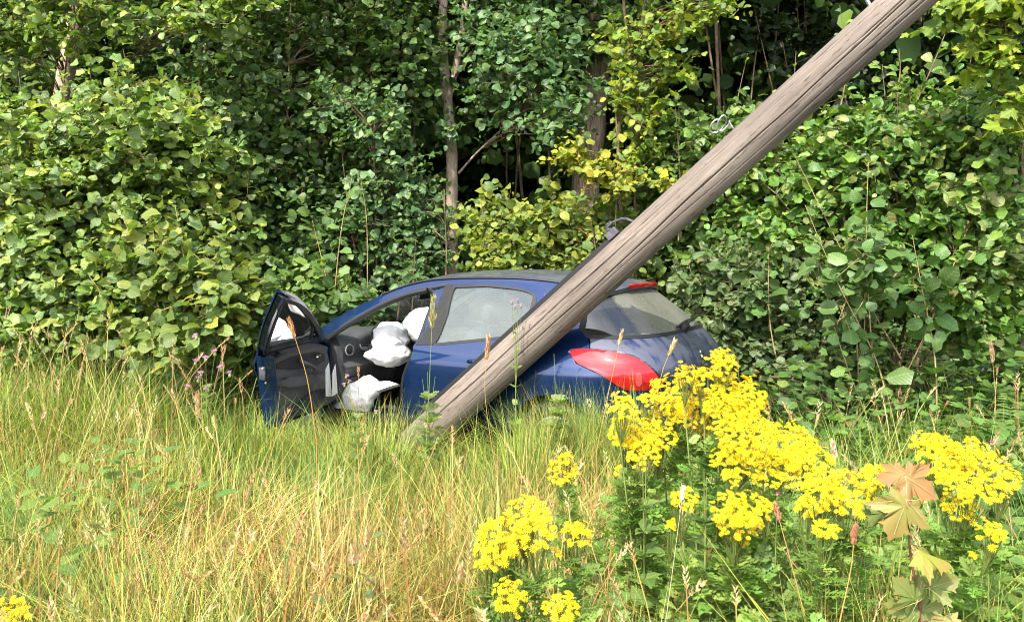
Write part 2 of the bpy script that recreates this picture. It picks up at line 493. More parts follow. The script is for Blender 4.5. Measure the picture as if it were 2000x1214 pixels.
def maple_shape(fold=.10, seed=0):
    r_ = np.random.default_rng(seed)
    half = [(0, 0), (.10, -.07), (.22, -.06), (.46, -.17), (.43, -.03), (.40, .08), (.52, .09), (.52, .17), (.68, .20), (.64, .28), (.84, .46), (.66, .45), (.62, .54), (.48, .48), (.36, .50), (.29, .46), (.33, .58), (.31, .66), (.42, .76), (.27, .77), (.24, .88), (.10, .96)]
    pts = [(0.0, 0.0)] + [p for p in half[1:]] + [(0, 1.12)] + [(-x, y) for x, y in half[1:][::-1]]
    pts = [(x, y) for x, y in pts]
    n = len(pts)
    C = (0, .16)
    def zz(x, y): return -fold * (abs(x) ** 1.3) * 1.2 + fold * .6 * math.sin(x * 9 + seed) * .25 - .22 * fold * 4 * max(0, y) ** 2
    V = [(x, y, zz(x, y)) for x, y in pts] + [(C[0], C[1], .02)]
    F = [(i, (i + 1) % n, n) for i in range(n)]
    lv = [(x, y, 0) for x, y in pts] + [(0, .16, 0)]
    return np.array(V), np.array(F), np.array(lv)


MAPLE = [maple_shape(.10, 1), maple_shape(.22, 2), maple_shape(-.12, 3)]


def compose(T, R, S, P, C):
    """T list of templates; R (n,3,3) columns = across, along, normal; returns merged V, F, col, lv"""
    n = len(P)
    which = np.arange(n) % len(T) if not isinstance(S, tuple) else S[1]
    Vs, Fs, Cs, Ls, o = [], [], [], [], 0
    for k, (tv, tf, tl) in enumerate(T):
        m = np.where(which == k)[0]
        if not len(m): continue
        V = np.einsum('nij,vj->nvi', R[m], tv) * S0(S)[m][:, None, None] + P[m][:, None]
        Vs.append(V.reshape(-1, 3))
        Fs.append((tf[None] + (np.arange(len(m)) * len(tv))[:, None, None]).reshape(-1, 3) + o)
        Cs.append(np.repeat(C[m], len(tv), 0)); Ls.append(np.tile(tl, (len(m), 1)))
        o += len(m) * len(tv)
    return np.concatenate(Vs), np.concatenate(Fs), np.concatenate(Cs), np.concatenate(Ls)


def S0(S): return S[0] if isinstance(S, tuple) else S


def frames(D, N):
    D = unit(D); N = unit(N - (N * D).sum(1, keepdims=True) * D)
    return np.stack([np.cross(D, N), D, N], -1)


def twig_leaves(r_, P, D, L, nl, size, up=.5, sunw=.5, rnd=.62, droop=.25, spread=.95, sv=.38):
    """leaves set alternately along twigs that start at P, run along D for length L"""
    n = len(P)
    D = unit(D)
    lat = unit(np.cross(D, np.array([0, 0, 1.0]) + r_.normal(0, .25, (n, 3))))
    out = []
    for k in range(nl):
        t = (k + .4 + .4 * r_.random(n)) / nl
        pos = P + D * (L * t)[:, None] - np.array([0, 0, 1]) * (.18 * L * t * t)[:, None]
        sgn = 1 if k % 2 else -1
        d = D * (.45 + .5 * (k == nl - 1)) + lat * sgn * spread * (k < nl - 1) + r_.normal(0, .30, (n, 3)) - np.array([0, 0, droop])
        nn = np.array([0, 0, up]) + sun_dir * sunw + r_.normal(0, rnd, (n, 3)) + np.array([0, -.30, 0])
        s = size * (1 + r_.normal(0, sv, n)).clip(.45, 1.6) * (1 - .35 * (t > .85))
        out.append((pos + unit(d) * (.25 * size), frames(d, nn), s))
    return [np.concatenate(q) for q in zip(*out)]


PLANTS = []      # every plant with leaves: finished at the end, when it is known which leaves show


def lobes_px(L):
    out = []
    for (u, v, y, ru, rv, ry) in L:
        c = at(u, v, y)
        out.append((c, np.array([ru * y / F_PX, ry, rv * y / F_PX])))
    return out


def jitter_col(r_, pal, idx, n, amt=.16):
    c = np.array(pal)[idx]
    return (c * (1 + r_.normal(0, amt, (n, 1))) * (1 + r_.normal(0, amt * .35, (n, 3)))).clip(.004, 1)


def shrub(name, label, cat, base, lobes, twigs, size, pal, shapes=ROUND, group=None, seed=0, nl=9, tl=.42, stems=5, stem_r=.018, mat='leaf', stem_mat='twig', weights=None,
          trunk=None, trunk_mat='bark', shoots=(), extra_branches=(), dens_front=.35, up=.5, outw=.9, keep=300, droop=.2, branch_frac=.5, rnd=.62):
    r_ = np.random.default_rng(1000 + seed)
    twigs = int(twigs * 1.55); size = size * .84
    base = np.array([base[0], base[1], float(gz(base[0], base[1]))])
    root = empty(name, base, label, cat, group)
    Lb = lobes_px(lobes)
    vol = np.array([np.prod(q[1]) ** (2 / 3) for q in Lb]); vol /= vol.sum()
    P, D = [], []
    for (c, rr), f in zip(Lb, vol):
        k = max(3, int(round(twigs * f)))
        d = unit(r_.normal(0, 1, (k, 3)))
        flip = (d[:, 1] > 0) & (r_.random(k) < dens_front); d[flip, 1] *= -1
        rad_ = (r_.random(k) ** .45) * (1 + r_.normal(0, .14, k))
        p = c + d * rr * rad_[:, None]
        P.append(p)
        D.append(unit(d * rr / rr.mean()) * outw + np.array([0, 0, .45]) + r_.normal(0, .35, (k, 3)))
    P, D = np.concatenate(P), unit(np.concatenate(D))
    ok = P[:, 2] > gz(P[:, 0], P[:, 1]) + .05
    P, D = P[ok], D[ok]
    L = tl * (1 + r_.normal(0, .3, len(P))).clip(.4, 1.7)
    P0 = P - D * (L * .5)[:, None]
    pos, R, S = twig_leaves(r_, P0, D, L, nl, size, up=up, droop=droop, rnd=rnd)
    # stems from the base into the lobes, branches from the stems to the twigs
    BV, BF, o = [], [], 0
    def addt(pts, rr, n=5):
        nonlocal o
        V, F = tube_np(pts, rr, n); BV.append(V - base); BF.append(F + o); o += len(V)
    paths = []
    if trunk is None:
        for k in range(stems):
            c, rr = Lb[k % len(Lb)]
            tip = c + rr * np.array([r_.normal(0, .4), r_.normal(0, .4), .5 + .4 * r_.random()])
            b0 = base + np.array([r_.normal(0, .12), r_.normal(0, .12), -.05])
            mid = (b0 + tip) / 2 + np.array([r_.normal(0, .12), r_.normal(0, .1), .1])
            path = smooth_path([b0, mid, tip], 6)
            paths.append(path)
            addt(path, np.linspace(stem_r, stem_r * .3, len(path)))
    else:
        for pts, r0, r1 in trunk:
            paths.append(smooth_path(pts, 6))
    allp = np.concatenate(paths)
    sel = np.where(r_.random(len(P0)) < branch_frac)[0][:340]
    for i in sel:
        q = P0[i]
        dd = np.linalg.norm(allp - q, axis=1) + np.maximum(0, allp[:, 2] - q[2] + .1) * 2
        a = allp[dd.argmin()]
        if np.linalg.norm(a - q) > 2.6: a = q + (a - q) * .4
        m = (a + q) / 2 + np.array([0, 0, .10 * np.linalg.norm(a - q)]) + r_.normal(0, .03, 3)
        addt(smooth_path([a, m, q, q + D[i] * L[i] * .8 - np.array([0, 0, .1 * L[i]])], 3), np.linspace(.007, .0022, 10), 4)
    for pts in extra_branches:
        addt(smooth_path(pts, 4), np.linspace(.014, .004, 4 * (len(pts) - 1) + 1), 5)
    # upright shoots: (pixel path, distance, leaves, leaf size)
    for (path, y, k, s_) in shoots:
        pp = smooth_path([at(u, v, y) for u, v in path], 6)
        addt(pp, np.linspace(.009, .0025, len(pp)), 5)
        tt = (np.arange(k) + .5) / k * .92 + .06
        ii = tt * (len(pp) - 1); i0 = np.clip(ii.astype(int), 0, len(pp) - 2)
        q = pp[i0] + (pp[i0 + 1] - pp[i0]) * (ii - i0)[:, None]
        dr = unit(pp[i0 + 1] - pp[i0])
        az = np.arange(k) * 2.4 + r_.random() * 6
        lat = np.stack([np.cos(az), np.sin(az) * .8 - .25, np.zeros(k)], 1)
        d = dr * .45 + lat * .8 + r_.normal(0, .15, (k, 3))
        nn = np.array([0, -.35, .55]) + sun_dir * .5 + r_.normal(0, .3, (k, 3))
        sz = s_ * (1 - .45 * tt ** 3) * (1 + r_.normal(0, .15, k))
        pos = np.concatenate([pos, q + unit(d) * (.2 * s_)]); R = np.concatenate([R, frames(d, nn)]); S = np.concatenate([S, sz])
    if BV:
        link('stem', np_mesh('stem', np.concatenate(BV), np.concatenate(BF), M[stem_mat]), root)
    if trunk is not None:
        for kk, (pts, r0, r1) in enumerate(trunk):
            pp = smooth_path(pts, 6)
            V, F = tube_np(pp, np.linspace(r0, r1, len(pp)) * (1 + .05 * np.sin(np.arange(len(pp)) * 1.7)), 14)
            link('trunk' if kk == 0 else 'limb', np_mesh('trunk', V - base, F, M[trunk_mat]), root)
    n = len(pos)
    idx = r_.choice(len(pal), n, p=weights)
    PLANTS.append(dict(root=root, base=base, pos=pos, R=R, S=S, pal=pal, idx=idx, shapes=shapes, which=r_.integers(0, len(shapes), n), col=jitter_col(r_, pal, idx, n), mat=M[mat], keep=keep, name=name))
    return root


def finish_plants():
    """nearest leaf per picture cell decides which leaves become objects; the rest of a crown is one mesh"""
    allpos = np.concatenate([p['pos'] + p['R'][:, :, 1] * (p['S'] * .5)[:, None] for p in PLANTS])
    own = np.concatenate([np.full(len(p['pos']), i) for i, p in enumerate(PLANTS)])
    loc = np.concatenate([np.arange(len(p['pos'])) for p in PLANTS])
    size = np.concatenate([p['S'] for p in PLANTS])
    u, v, d = to_px(allpos)
    ok = (u > -10) & (u < 2010) & (v > -10) & (v < 1224) & (d > .3)
    ids = np.where(ok)[0]
    CELL = 9
    cell = (u[ids] // CELL).astype(int) * 4000 + (v[ids] // CELL).astype(int)
    order = np.lexsort((d[ids], cell))
    ids, cell = ids[order], cell[order]
    first = np.ones(len(ids), bool); first[1:] = cell[1:] != cell[:-1]
    near = ids[first]
    # drop those with something clearly nearer in the 3x3 neighbourhood
    nd = {}
    for q in near: nd[(int(u[q] // CELL), int(v[q] // CELL))] = d[q]
    score = np.zeros(len(allpos))
    for q in near:
        a, b = int(u[q] // CELL), int(v[q] // CELL)
        c = sum(1 for i in (-1, 0, 1) for j_ in (-1, 0, 1) if nd.get((a + i, b + j_), 99) < d[q] - .05)
        score[q] = size[q] / d[q] * F_PX * (1 - c / 9.5)
    for i, p in enumerate(PLANTS):
        n = len(p['pos'])
        sc = np.zeros(n); m = own == i
        sc[loc[m]] = score[m]
        K = min(p['keep'], int((sc > 7).sum()))
        top = np.argsort(-sc)[:K]
        mask = np.zeros(n, bool); mask[top] = True
        cache = {}
        for q in top:
            key = (int(p['which'][q]), int(p['idx'][q]), int(q) % 2)
            if key not in cache:
                tv, tf, tl = p['shapes'][key[0]]
                c = np.array(p['pal'][key[1]]) * (1.12 if key[2] else .92)
                cache[key] = np_mesh('leaf', tv, tf, p['mat'], np.tile(c, (len(tv), 1)), tl)
            o = bpy.data.objects.new('leaf', cache[key])
            COL.objects.link(o)
            o.parent = p['root']
            mt = np.eye(4); mt[:3, :3] = p['R'][q] * p['S'][q]; mt[:3, 3] = p['pos'][q] - p['base']
            o.matrix_basis = Matrix(mt.tolist())
        rest = ~mask
        if rest.any():
            V, F, C, Lv = compose(p['shapes'], p['R'][rest], (p['S'][rest], p['which'][rest]), p['pos'][rest] - p['base'], p['col'][rest])
            o = link('foliage', np_mesh('foliage', V, F, p['mat'], C, Lv), p['root'])
            tag(o, kind='stuff')


def warm(P, k=1.0): return [(r * 1.30 * k, g * 1.27 * k, b_ * 1.02 * k) for r, g, b_ in P]


G_MID = [(.060, .115, .022), (.075, .14, .028), (.09, .155, .038), (.05, .10, .03), (.12, .18, .04), (.10, .15, .06)]
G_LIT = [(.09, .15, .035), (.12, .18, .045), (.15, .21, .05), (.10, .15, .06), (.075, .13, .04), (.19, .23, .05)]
G_YEL = [(.14, .22, .032), (.19, .26, .034), (.25, .30, .036), (.11, .18, .035), (.29, .31, .04)]
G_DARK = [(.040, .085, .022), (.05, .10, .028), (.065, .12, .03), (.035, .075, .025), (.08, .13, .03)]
G_COOL = [(.045, .10, .038), (.06, .125, .045), (.08, .145, .06), (.045, .09, .04), (.10, .16, .06)]
G_RIGHT = [(.055, .125, .022), (.075, .15, .028), (.095, .175, .03), (.06, .12, .035), (.12, .19, .04), (.14, .17, .06)]


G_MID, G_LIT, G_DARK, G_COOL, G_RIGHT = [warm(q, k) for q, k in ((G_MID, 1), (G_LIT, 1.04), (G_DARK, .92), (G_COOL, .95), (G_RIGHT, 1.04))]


def gp(u, v, y):
    p = at(u, v, y); return (p[0], p[1])


# ------------------------------------------------------------------ woodland behind: one far mass
def woodland():
    r_ = np.random.default_rng(5)
    card = [leaf_shape([(0, 0), (.3, .4), (.7, .38), (1.0, 0)], .2, .2)]
    P, S, C = [], [], []
    for y0, y1, n, s, z0, z1 in ((13.5, 16.5, 7000, .22, -.2, 7.5), (17, 22, 14000, .36, 0, 11), (23, 30, 26000, .6, 0, 16), (31, 38, 16000, 1.0, 0, 21)):
        y = r_.uniform(y0, y1, n); x = r_.uniform(-1, 1, n) * (y * .75 + 4)
        z = z0 + (z1 - z0) * r_.random(n) ** .8
        lump = np.sin(x * 1.7 + 2) * np.sin(z * 1.9 + x * .6) + .4 * np.sin(x * 4.1) * np.sin(z * 3.7 + 1)
        k = lump > (-9 if y0 > 20 else -.5)
        P.append(np.stack([x, y, z], 1)[k]); S.append((s * (1 + r_.normal(0, .25, n)).clip(.4, 2))[k])
    # the closed roof of leaves over the shade
    n = 34000
    y = r_.uniform(10.2, 31, n); x = r_.uniform(-1, 1, n) * (y * .8 + 6)
    z = 6.0 + (y - 10) * .30 + r_.normal(0, .7, n) + 1.2 * np.sin(x * .9) * np.sin(y * .7)
    P.append(np.stack([x, y, z], 1)); S.append((.22 + .012 * y) * (1 + r_.normal(0, .25, n)).clip(.4, 2))
    for sgn in (-1, 1):
        n = 5000
        x = sgn * r_.uniform(8.5, 13, n); y = r_.uniform(8, 26, n); z = 9 * r_.random(n)
        k = np.abs(x) > y * .66 + 2.0
        P.append(np.stack([x, y, z], 1)[k]); S.append(.5 * (1 + r_.normal(0, .25, n)).clip(.4, 2)[k])
    P, S = np.concatenate(P), np.concatenate(S)
    n = len(P)
    D = unit(r_.normal(0, 1, (n, 3)) + [0, 0, -.3]); N = r_.normal(0, .5, (n, 3)) + [0, -.3, .6]
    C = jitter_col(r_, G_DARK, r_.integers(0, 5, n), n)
    V, F, C, L = compose(card, frames(D, N), S, P, C)
    o = link('woodland', np_mesh('woodland', V, F, M['wood_leaf'], C, L))
    tag(o, 'dark mass of woodland leaves receding behind the roadside trees', 'woodland', kind='stuff')
    # thin stems deep in the shade
    BV, BF, o_ = [], [], 0
    for k in range(70):
        y = r_.uniform(11.5, 22); x = r_.uniform(-.7, .7) * y
        b = np.array([x, y, float(gz(x, y)) - .1])
        V, F = tube_np(smooth_path([b, b + [r_.normal(0, .3), 0, 3], b + [r_.normal(0, .6), 0, 8]], 4), np.linspace(.022, .012, 9) * r_.uniform(.6, 1.7), 5)
        BV.append(V); BF.append(F + o_); o_ += len(V)
    tag(link('woodland_undergrowth', np_mesh('under', np.concatenate(BV), np.concatenate(BF), M['twig'])), 'thin bare stems standing in the dark woodland shade', 'undergrowth', kind='stuff')


woodland()

def undergrowth():
    r_ = np.random.default_rng(15)
    n = 9000
    y = r_.uniform(8.3, 13.5, n); x = r_.uniform(-1, 1, n) * (y * .68 + 1)
    d = (np.stack([x, y, x * 0], -1) - np.array([-.39, 7.59, 0])) @ np.array([[math.cos(rad(148)), -math.sin(rad(148))], [math.sin(rad(148)), math.cos(rad(148))], [0, 0]])
    k = (np.abs(d[:, 0]) > 2.4) | (np.abs(d[:, 1]) > 1.15)
    x, y = x[k], y[k]; n = len(x)
    z = gz(x, y) + r_.random(n) ** 1.4 * (.55 + .35 * np.sin(x * 2.3) * np.sin(y * 1.7))
    D = unit(np.stack([r_.normal(0, 1, n), r_.normal(0, 1, n), r_.uniform(-.2, .8, n)], 1))
    N = r_.normal(0, .4, (n, 3)) + [0, -.3, .8]
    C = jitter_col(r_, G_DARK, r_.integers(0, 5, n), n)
    V, F, C, L = compose(OVATE + ROUND[:1], frames(D, N), r_.uniform(.08, .16, n), np.stack([x, y, z], 1), C)
    tag(link('forest_floor_plants', np_mesh('forest_floor', V, F, M['leaf'], C, L)), 'low dark leaves covering the ground under the trees', 'ground cover', kind='stuff')


undergrowth()

# ------------------------------------------------------------------ trees and shrubs one can tell apart
# forked tree behind the car
yT = 10.2
shrub('tree', 'slender grey tree with a forked trunk rising behind the roof of the car', 'tree', gp(880, 560, yT),
      [(960, 80, 9.7, 80, 100, .6), (1060, 120, 9.4, 110, 110, .6), (1075, 220, 9.2, 75, 65, .5), (960, 200, 9.8, 45, 60, .4), (872, 250, 9.9, 35, 22, .2), (1050, -170, 10.2, 160, 90, .8), (780, -180, 10.2, 160, 90, .8), (800, -60, 9.9, 80, 50, .4)],
      300, .098, G_COOL, ALDER, seed=1, stems=0, tl=.40, nl=9,
      trunk=[([np.array([*gp(884, 600, yT), float(gz(*gp(884, 600, yT))) - .1]), at(882, 440, yT), at(882, 300, yT), at(872, 180, yT), at(864, 60, yT), at(872, -120, yT), at(880, -500, yT)], .078, .040),
             ([at(872, 205, yT), at(886, 150, yT), at(905, 50, yT), at(914, -60, yT), at(960, -420, yT)], .046, .028),
             ([at(896, 338, yT), at(930, 300, yT - .1), at(975, 258, yT - .2), at(1012, 232, yT - .3)], .014, .006)],
      branch_frac=.22)
# old rough trunk further in
yO = 12.0
shrub('tree', 'thick rough brown trunk half hidden by leaves right of the forked tree', 'tree', gp(1140, 400, yO),
      [(1130, 60, 11.6, 110, 80, .7), (1010, 20, 11.5, 120, 110, .8), (1230, 30, 11.7, 90, 90, .7), (1010, 180, 11.6, 80, 110, .6), (1075, 190, 11.3, 50, 50, .25), (1250, 170, 11.6, 70, 60, .5), (1100, -200, 11.6, 260, 120, 1.0)],
      210, .12, G_DARK, ROUND, seed=2, stems=0, tl=.45,
      trunk=[([np.array([*gp(1135, 470, yO), float(gz(*gp(1135, 470, yO))) - .1]), at(1143, 380, yO), at(1155, 260, yO), at(1168, 120, yO), at(1172, 0, yO), at(1185, -400, yO)], .215, .13)], trunk_mat='rough_bark', branch_frac=.2)
# alder overhanging the top left
yA = 10.4
shrub('tree', 'tree with a leaning brown trunk and bright leafy boughs at the top left', 'tree', gp(100, 500, yA),
      [(60, 50, 8.9, 120, 70, .6), (185, 25, 8.9, 110, 55, .5), (390, 40, 8.5, 130, 38, .4), (480, 12, 8.5, 70, 40, .4), (15, 110, 8.8, 50, 60, .4), (250, -100, 8.9, 330, 90, .8), (600, -110, 9.0, 170, 70, .7)],
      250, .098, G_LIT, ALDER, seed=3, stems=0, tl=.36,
      trunk=[([np.array([*gp(105, 560, yA), float(gz(*gp(105, 560, yA))) - .1]), at(112, 300, yA), at(128, 150, yA), at(150, 20, yA), at(170, -150, yA), at(230, -500, yA)], .115, .07)], branch_frac=.35)
shrub('tree', 'dense dark tree filling the shade behind the top left boughs', 'tree', gp(250, 420, 12.0),
      [(80, 150, 11.5, 150, 160, .8), (300, 120, 11.6, 160, 140, .8), (420, 230, 11.0, 120, 120, .7), (200, 60, 12, 230, 100, .8)],
      230, .13, G_DARK, ROUND, seed=4, stems=5, stem_r=.04, tl=.5)
# hazel thicket, centre left
shrub('hazel_thicket', 'shaded dark green hazel thicket behind the open car door', 'shrub', gp(520, 640, 9.6),
      [(540, 130, 9.9, 140, 150, .8), (700, 110, 10.0, 160, 140, .8), (470, 330, 9.4, 110, 150, .7), (610, 330, 9.7, 150, 150, .8), (540, 520, 9.0, 120, 110, .7), (660, 480, 9.5, 120, 110, .6), (790, 110, 10.1, 90, 150, .6), (600, -110, 10.2, 200, 80, .7)],
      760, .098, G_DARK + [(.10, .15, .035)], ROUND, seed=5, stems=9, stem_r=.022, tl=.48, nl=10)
shrub('alder_shrub', 'glossy small leaved alder left of the forked trunk above the car', 'shrub', gp(760, 600, 9.4),
      [(670, 200, 9.2, 80, 45, .4), (740, 250, 9.2, 80, 60, .4), (780, 340, 9.2, 80, 70, .4), (820, 430, 9.3, 75, 80, .5), (730, 430, 9.3, 90, 80, .5), (800, 520, 9.2, 70, 60, .4)],
      240, .088, G_COOL + [(.11, .18, .06)], ALDER, seed=6, stems=6, stem_r=.018, tl=.34)
# big alder, left
shrub('alder_shrub', 'large sunlit alder bush filling the left edge above the tall grass', 'shrub', gp(210, 720, 8.3),
      [(250, 330, 8.3, 190, 180, .9), (90, 400, 8.0, 140, 200, .8), (400, 400, 8.6, 110, 150, .7), (190, 540, 7.8, 220, 120, .8), (60, 640, 7.6, 130, 70, .6), (235, 205, 8.6, 80, 60, .4), (330, 240, 8.8, 80, 60, .5), (60, 300, 8.5, 90, 60, .5)],
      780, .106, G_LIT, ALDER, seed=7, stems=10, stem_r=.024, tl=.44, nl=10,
      shoots=[([(270, 330), (262, 200), (240, 95)], 8.3, 11, .10), ([(180, 320), (150, 200), (110, 130)], 8.3, 10, .10), ([(45, 380), (50, 260), (36, 140)], 8.1, 12, .075), ([(340, 330), (362, 230), (372, 175)], 8.4, 8, .10), ([(260, 260), (225, 180), (222, 120)], 8.2, 7, .10)])
shrub('hazel_shrub', 'yellow green hazel with large round leaves in front of the left alder', 'shrub', gp(330, 760, 7.4),
      [(300, 510, 7.4, 80, 80, .3), (400, 560, 7.4, 100, 90, .4), (330, 650, 7.2, 150, 60, .4), (460, 600, 7.7, 70, 90, .3)],
      130, .118, [(.13, .19, .045), (.17, .22, .05), (.10, .16, .045), (.21, .25, .05), (.28, .28, .05)], ROUND, seed=8, stems=6, stem_r=.013, tl=.42, nl=8, stem_mat='shoot', mat='leaf_thin', weights=[.3, .25, .25, .15, .05],
      shoots=[([(310, 600), (275, 500), (235, 415)], 7.3, 10, .125), ([(375, 600), (362, 520), (342, 400)], 7.3, 11, .12), ([(250, 640), (190, 560), (175, 540)], 7.2, 5, .12)])
shrub('hazel_shrub', 'leafy hazel close behind the open front door of the car', 'shrub', gp(540, 740, 8.2),
      [(560, 620, 8.2, 70, 90, .4), (480, 640, 8.0, 50, 90, .3), (600, 560, 8.6, 80, 60, .4), (650, 600, 8.8, 60, 60, .3)],
      130, .115, G_MID, ROUND, seed=9, stems=5, stem_r=.014, tl=.40, stem_mat='shoot')
shrub('hazel_sapling', 'young hazel shoot with big pale leaves between the door and forked tree', 'sapling', gp(655, 700, 8.4),
      [(660, 590, 8.4, 25, 50, .15), (715, 600, 8.5, 20, 50, .15)],
      14, .115, [(.11, .19, .05), (.14, .22, .06), (.09, .16, .05)], ROUND, seed=10, stems=2, stem_r=.009, tl=.3, nl=6, stem_mat='shoot', mat='leaf_thin',
      shoots=[([(650, 700), (655, 560), (668, 440), (688, 345)], 8.4, 15, .135), ([(722, 690), (718, 560), (716, 430), (704, 345)], 8.7, 11, .085), ([(655, 700), (640, 560), (610, 430)], 8.5, 8, .10)])
# yellow sapling, centre right
shrub('hazel_tree', 'thin stemmed young tree with lime yellow leaves right of the rough trunk', 'tree', gp(1225, 520, 8.8),
      [(1245, 70, 8.8, 75, 50, .35), (1330, 45, 8.7, 70, 40, .35), (1225, 190, 8.7, 40, 70, .3), (1260, 230, 8.8, 60, 60, .3), (1300, 130, 8.8, 60, 40, .3), (1390, 5, 8.6, 50, 30, .3), (1250, -100, 8.8, 150, 70, .6), (1225, 320, 8.8, 40, 40, .25)],
      170, .078, G_YEL, ROUND, seed=11, stems=0, tl=.36, nl=10, mat='leaf_thin',
      trunk=[([np.array([*gp(1228, 560, 8.8), -.2]), at(1212, 400, 8.8), at(1208, 260, 8.8), at(1228, 130, 8.8), at(1218, 0, 8.8), at(1210, -200, 8.8)], .020, .010),
             ([np.array([*gp(1250, 560, 8.85), -.2]), at(1240, 380, 8.85), at(1246, 240, 8.85), at(1240, 130, 8.85), at(1270, -60, 8.85)], .016, .008),
             ([np.array([*gp(1195, 560, 8.9), -.2]), at(1190, 420, 8.9), at(1205, 300, 8.9), at(1200, 180, 8.9)], .011, .006)], trunk_mat='twig')
shrub('hazel_shrub', 'small hazel with arching sprays of bright yellow leaves under the rough trunk', 'shrub', gp(1180, 520, 8.9),
      [(1130, 300, 8.5, 45, 20, .2), (1165, 330, 8.5, 40, 18, .2), (1215, 355, 8.5, 35, 20, .2), (1310, 355, 8.5, 35, 16, .2)],
      38, .082, [(.30, .30, .035), (.36, .33, .035), (.24, .27, .035), (.20, .25, .04)], ROUND, seed=12, stems=4, stem_r=.011, tl=.34, mat='leaf_thin')
shrub('hazel_shrub', 'low yellow green bushes growing directly behind the roof of the car', 'shrub', gp(1060, 620, 8.9),
      [(960, 440, 9.1, 60, 70, .4), (1080, 430, 8.8, 90, 55, .4), (1010, 500, 8.7, 100, 40, .4), (1170, 440, 9.0, 70, 60, .4), (1150, 500, 8.6, 80, 35, .3)],
      230, .085, [(.13, .19, .035), (.17, .22, .04), (.20, .24, .035), (.09, .15, .035), (.25, .27, .04)], ROUND, seed=13, stems=8, stem_r=.012, tl=.36, mat='leaf_thin',
      shoots=[([(930, 560), (945, 470), (940, 390)], 8.7, 9, .095)])
shrub('hazel_shrub', 'mid green shrub seen above the middle of the leaning pole', 'shrub', gp(1330, 640, 9.2),
      [(1330, 300, 9.0, 90, 90, .5), (1290, 400, 9.2, 80, 90, .5), (1400, 260, 9.0, 60, 60, .4), (1240, 480, 9.0, 60, 60, .4), (1350, 480, 9.0, 90, 80, .4)],
      230, .105, G_MID, ALDER, seed=14, stems=7, stem_r=.018, tl=.42,
      shoots=[([(1325, 470), (1328, 340), (1318, 190)], 8.6, 11, .095), ([(1420, 300), (1435, 220), (1460, 105)], 8.8, 8, .10)])
# big alder, right
shrub('alder_shrub', 'broad green alder bush filling the right side behind the yellow ragwort', 'shrub', gp(1740, 760, 8.2),
      [(1730, 300, 8.2, 160, 130, .8), (1850, 390, 8.0, 110, 170, .8), (1600, 330, 8.3, 110, 90, .6), (1470, 300, 8.6, 70, 70, .5), (1880, 540, 7.9, 110, 90, .6), (1700, 520, 8.0, 180, 120, .7), (1880, 230, 8.2, 80, 70, .5), (1950, 500, 7.9, 60, 60, .4), (1900, 610, 8.1, 110, 60, .6), (1500, 460, 8.4, 100, 110, .6)],
      820, .104, G_RIGHT, ALDER, seed=15, stems=10, stem_r=.024, tl=.46, nl=10,
      shoots=[([(1880, 260), (1890, 160), (1908, 40)], 7.9, 10, .11), ([(1790, 200), (1825, 120), (1850, 55)], 8.0, 8, .10), ([(1640, 220), (1655, 120), (1640, 10)], 8.0, 9, .10), ([(1545, 250), (1550, 170), (1555, 100)], 8.2, 6, .11), ([(1750, 190), (1758, 140), (1756, 95)], 8.1, 5, .10)])
shrub('hazel_shrub', 'greyish green hazel just right of the dusty tailgate of the car', 'shrub', gp(1480, 780, 7.9),
      [(1440, 590, 7.9, 90, 110, .5), (1560, 690, 7.7, 110, 80, .5), (1370, 560, 8.2, 60, 70, .4), (1550, 560, 8.0, 90, 80, .5), (1640, 640, 7.8, 80, 70, .4), (1450, 690, 7.8, 60, 50, .3)],
      330, .098, [(.08, .125, .04), (.085, .13, .05), (.06, .11, .03), (.10, .15, .05), (.14, .17, .07)], ALDER, seed=16, stems=8, stem_r=.015, tl=.42)
shrub('hazel_sapling', 'tall hazel shoots with very large leaves in front of the right alder', 'sapling', gp(1720, 830, 6.9),
      [(1640, 560, 7.0, 60, 110, .25), (1690, 470, 7.0, 40, 90, .2), (1800, 560, 7.0, 50, 60, .2)],
      30, .14, [(.07, .13, .03), (.075, .155, .035), (.09, .17, .045), (.11, .18, .05)], ROUND, seed=17, stems=3, stem_r=.008, nl=5, tl=.35, stem_mat='shoot',
      shoots=[([(1745, 830), (1710, 700), (1640, 560), (1572, 400)], 6.9, 14, .15), ([(1715, 820), (1700, 640), (1692, 480), (1696, 315)], 7.0, 15, .15), ([(1830, 850), (1826, 700), (1800, 560), (1782, 460)], 6.9, 7, .15), ([(1680, 810), (1672, 600), (1676, 450)], 7.1, 9, .15), ([(1540, 790), (1505, 640), (1500, 480)], 7.4, 8, .13), ([(1760, 700), (1690, 580), (1550, 300)], 7.2, 8, .11)])
shrub('maple_tree', 'maple bough with pointed yellow green leaves hanging at the top right', 'tree', (5.6, 7.2),
      [(1930, 70, 7.0, 75, 85, .35), (1985, 190, 7.0, 50, 70, .3), (1870, 15, 7.1, 50, 30, .3), (1975, -40, 7.0, 110, 70, .5)],
      95, .105, [(.18, .26, .03), (.23, .30, .035), (.14, .22, .03), (.28, .32, .04)], MAPLE, seed=18, stems=0, nl=5, tl=.36, mat='leaf_thin', droop=.5,
      trunk=[([np.array([5.6, 7.2, -.3]), np.array([5.5, 7.2, 2]), np.array([5.3, 7.1, 4.5])], .09, .06), ([np.array([5.4, 7.15, 3.2]), at(2100, 0, 7.1), at(1960, 40, 7.0)], .03, .010)], branch_frac=.5)
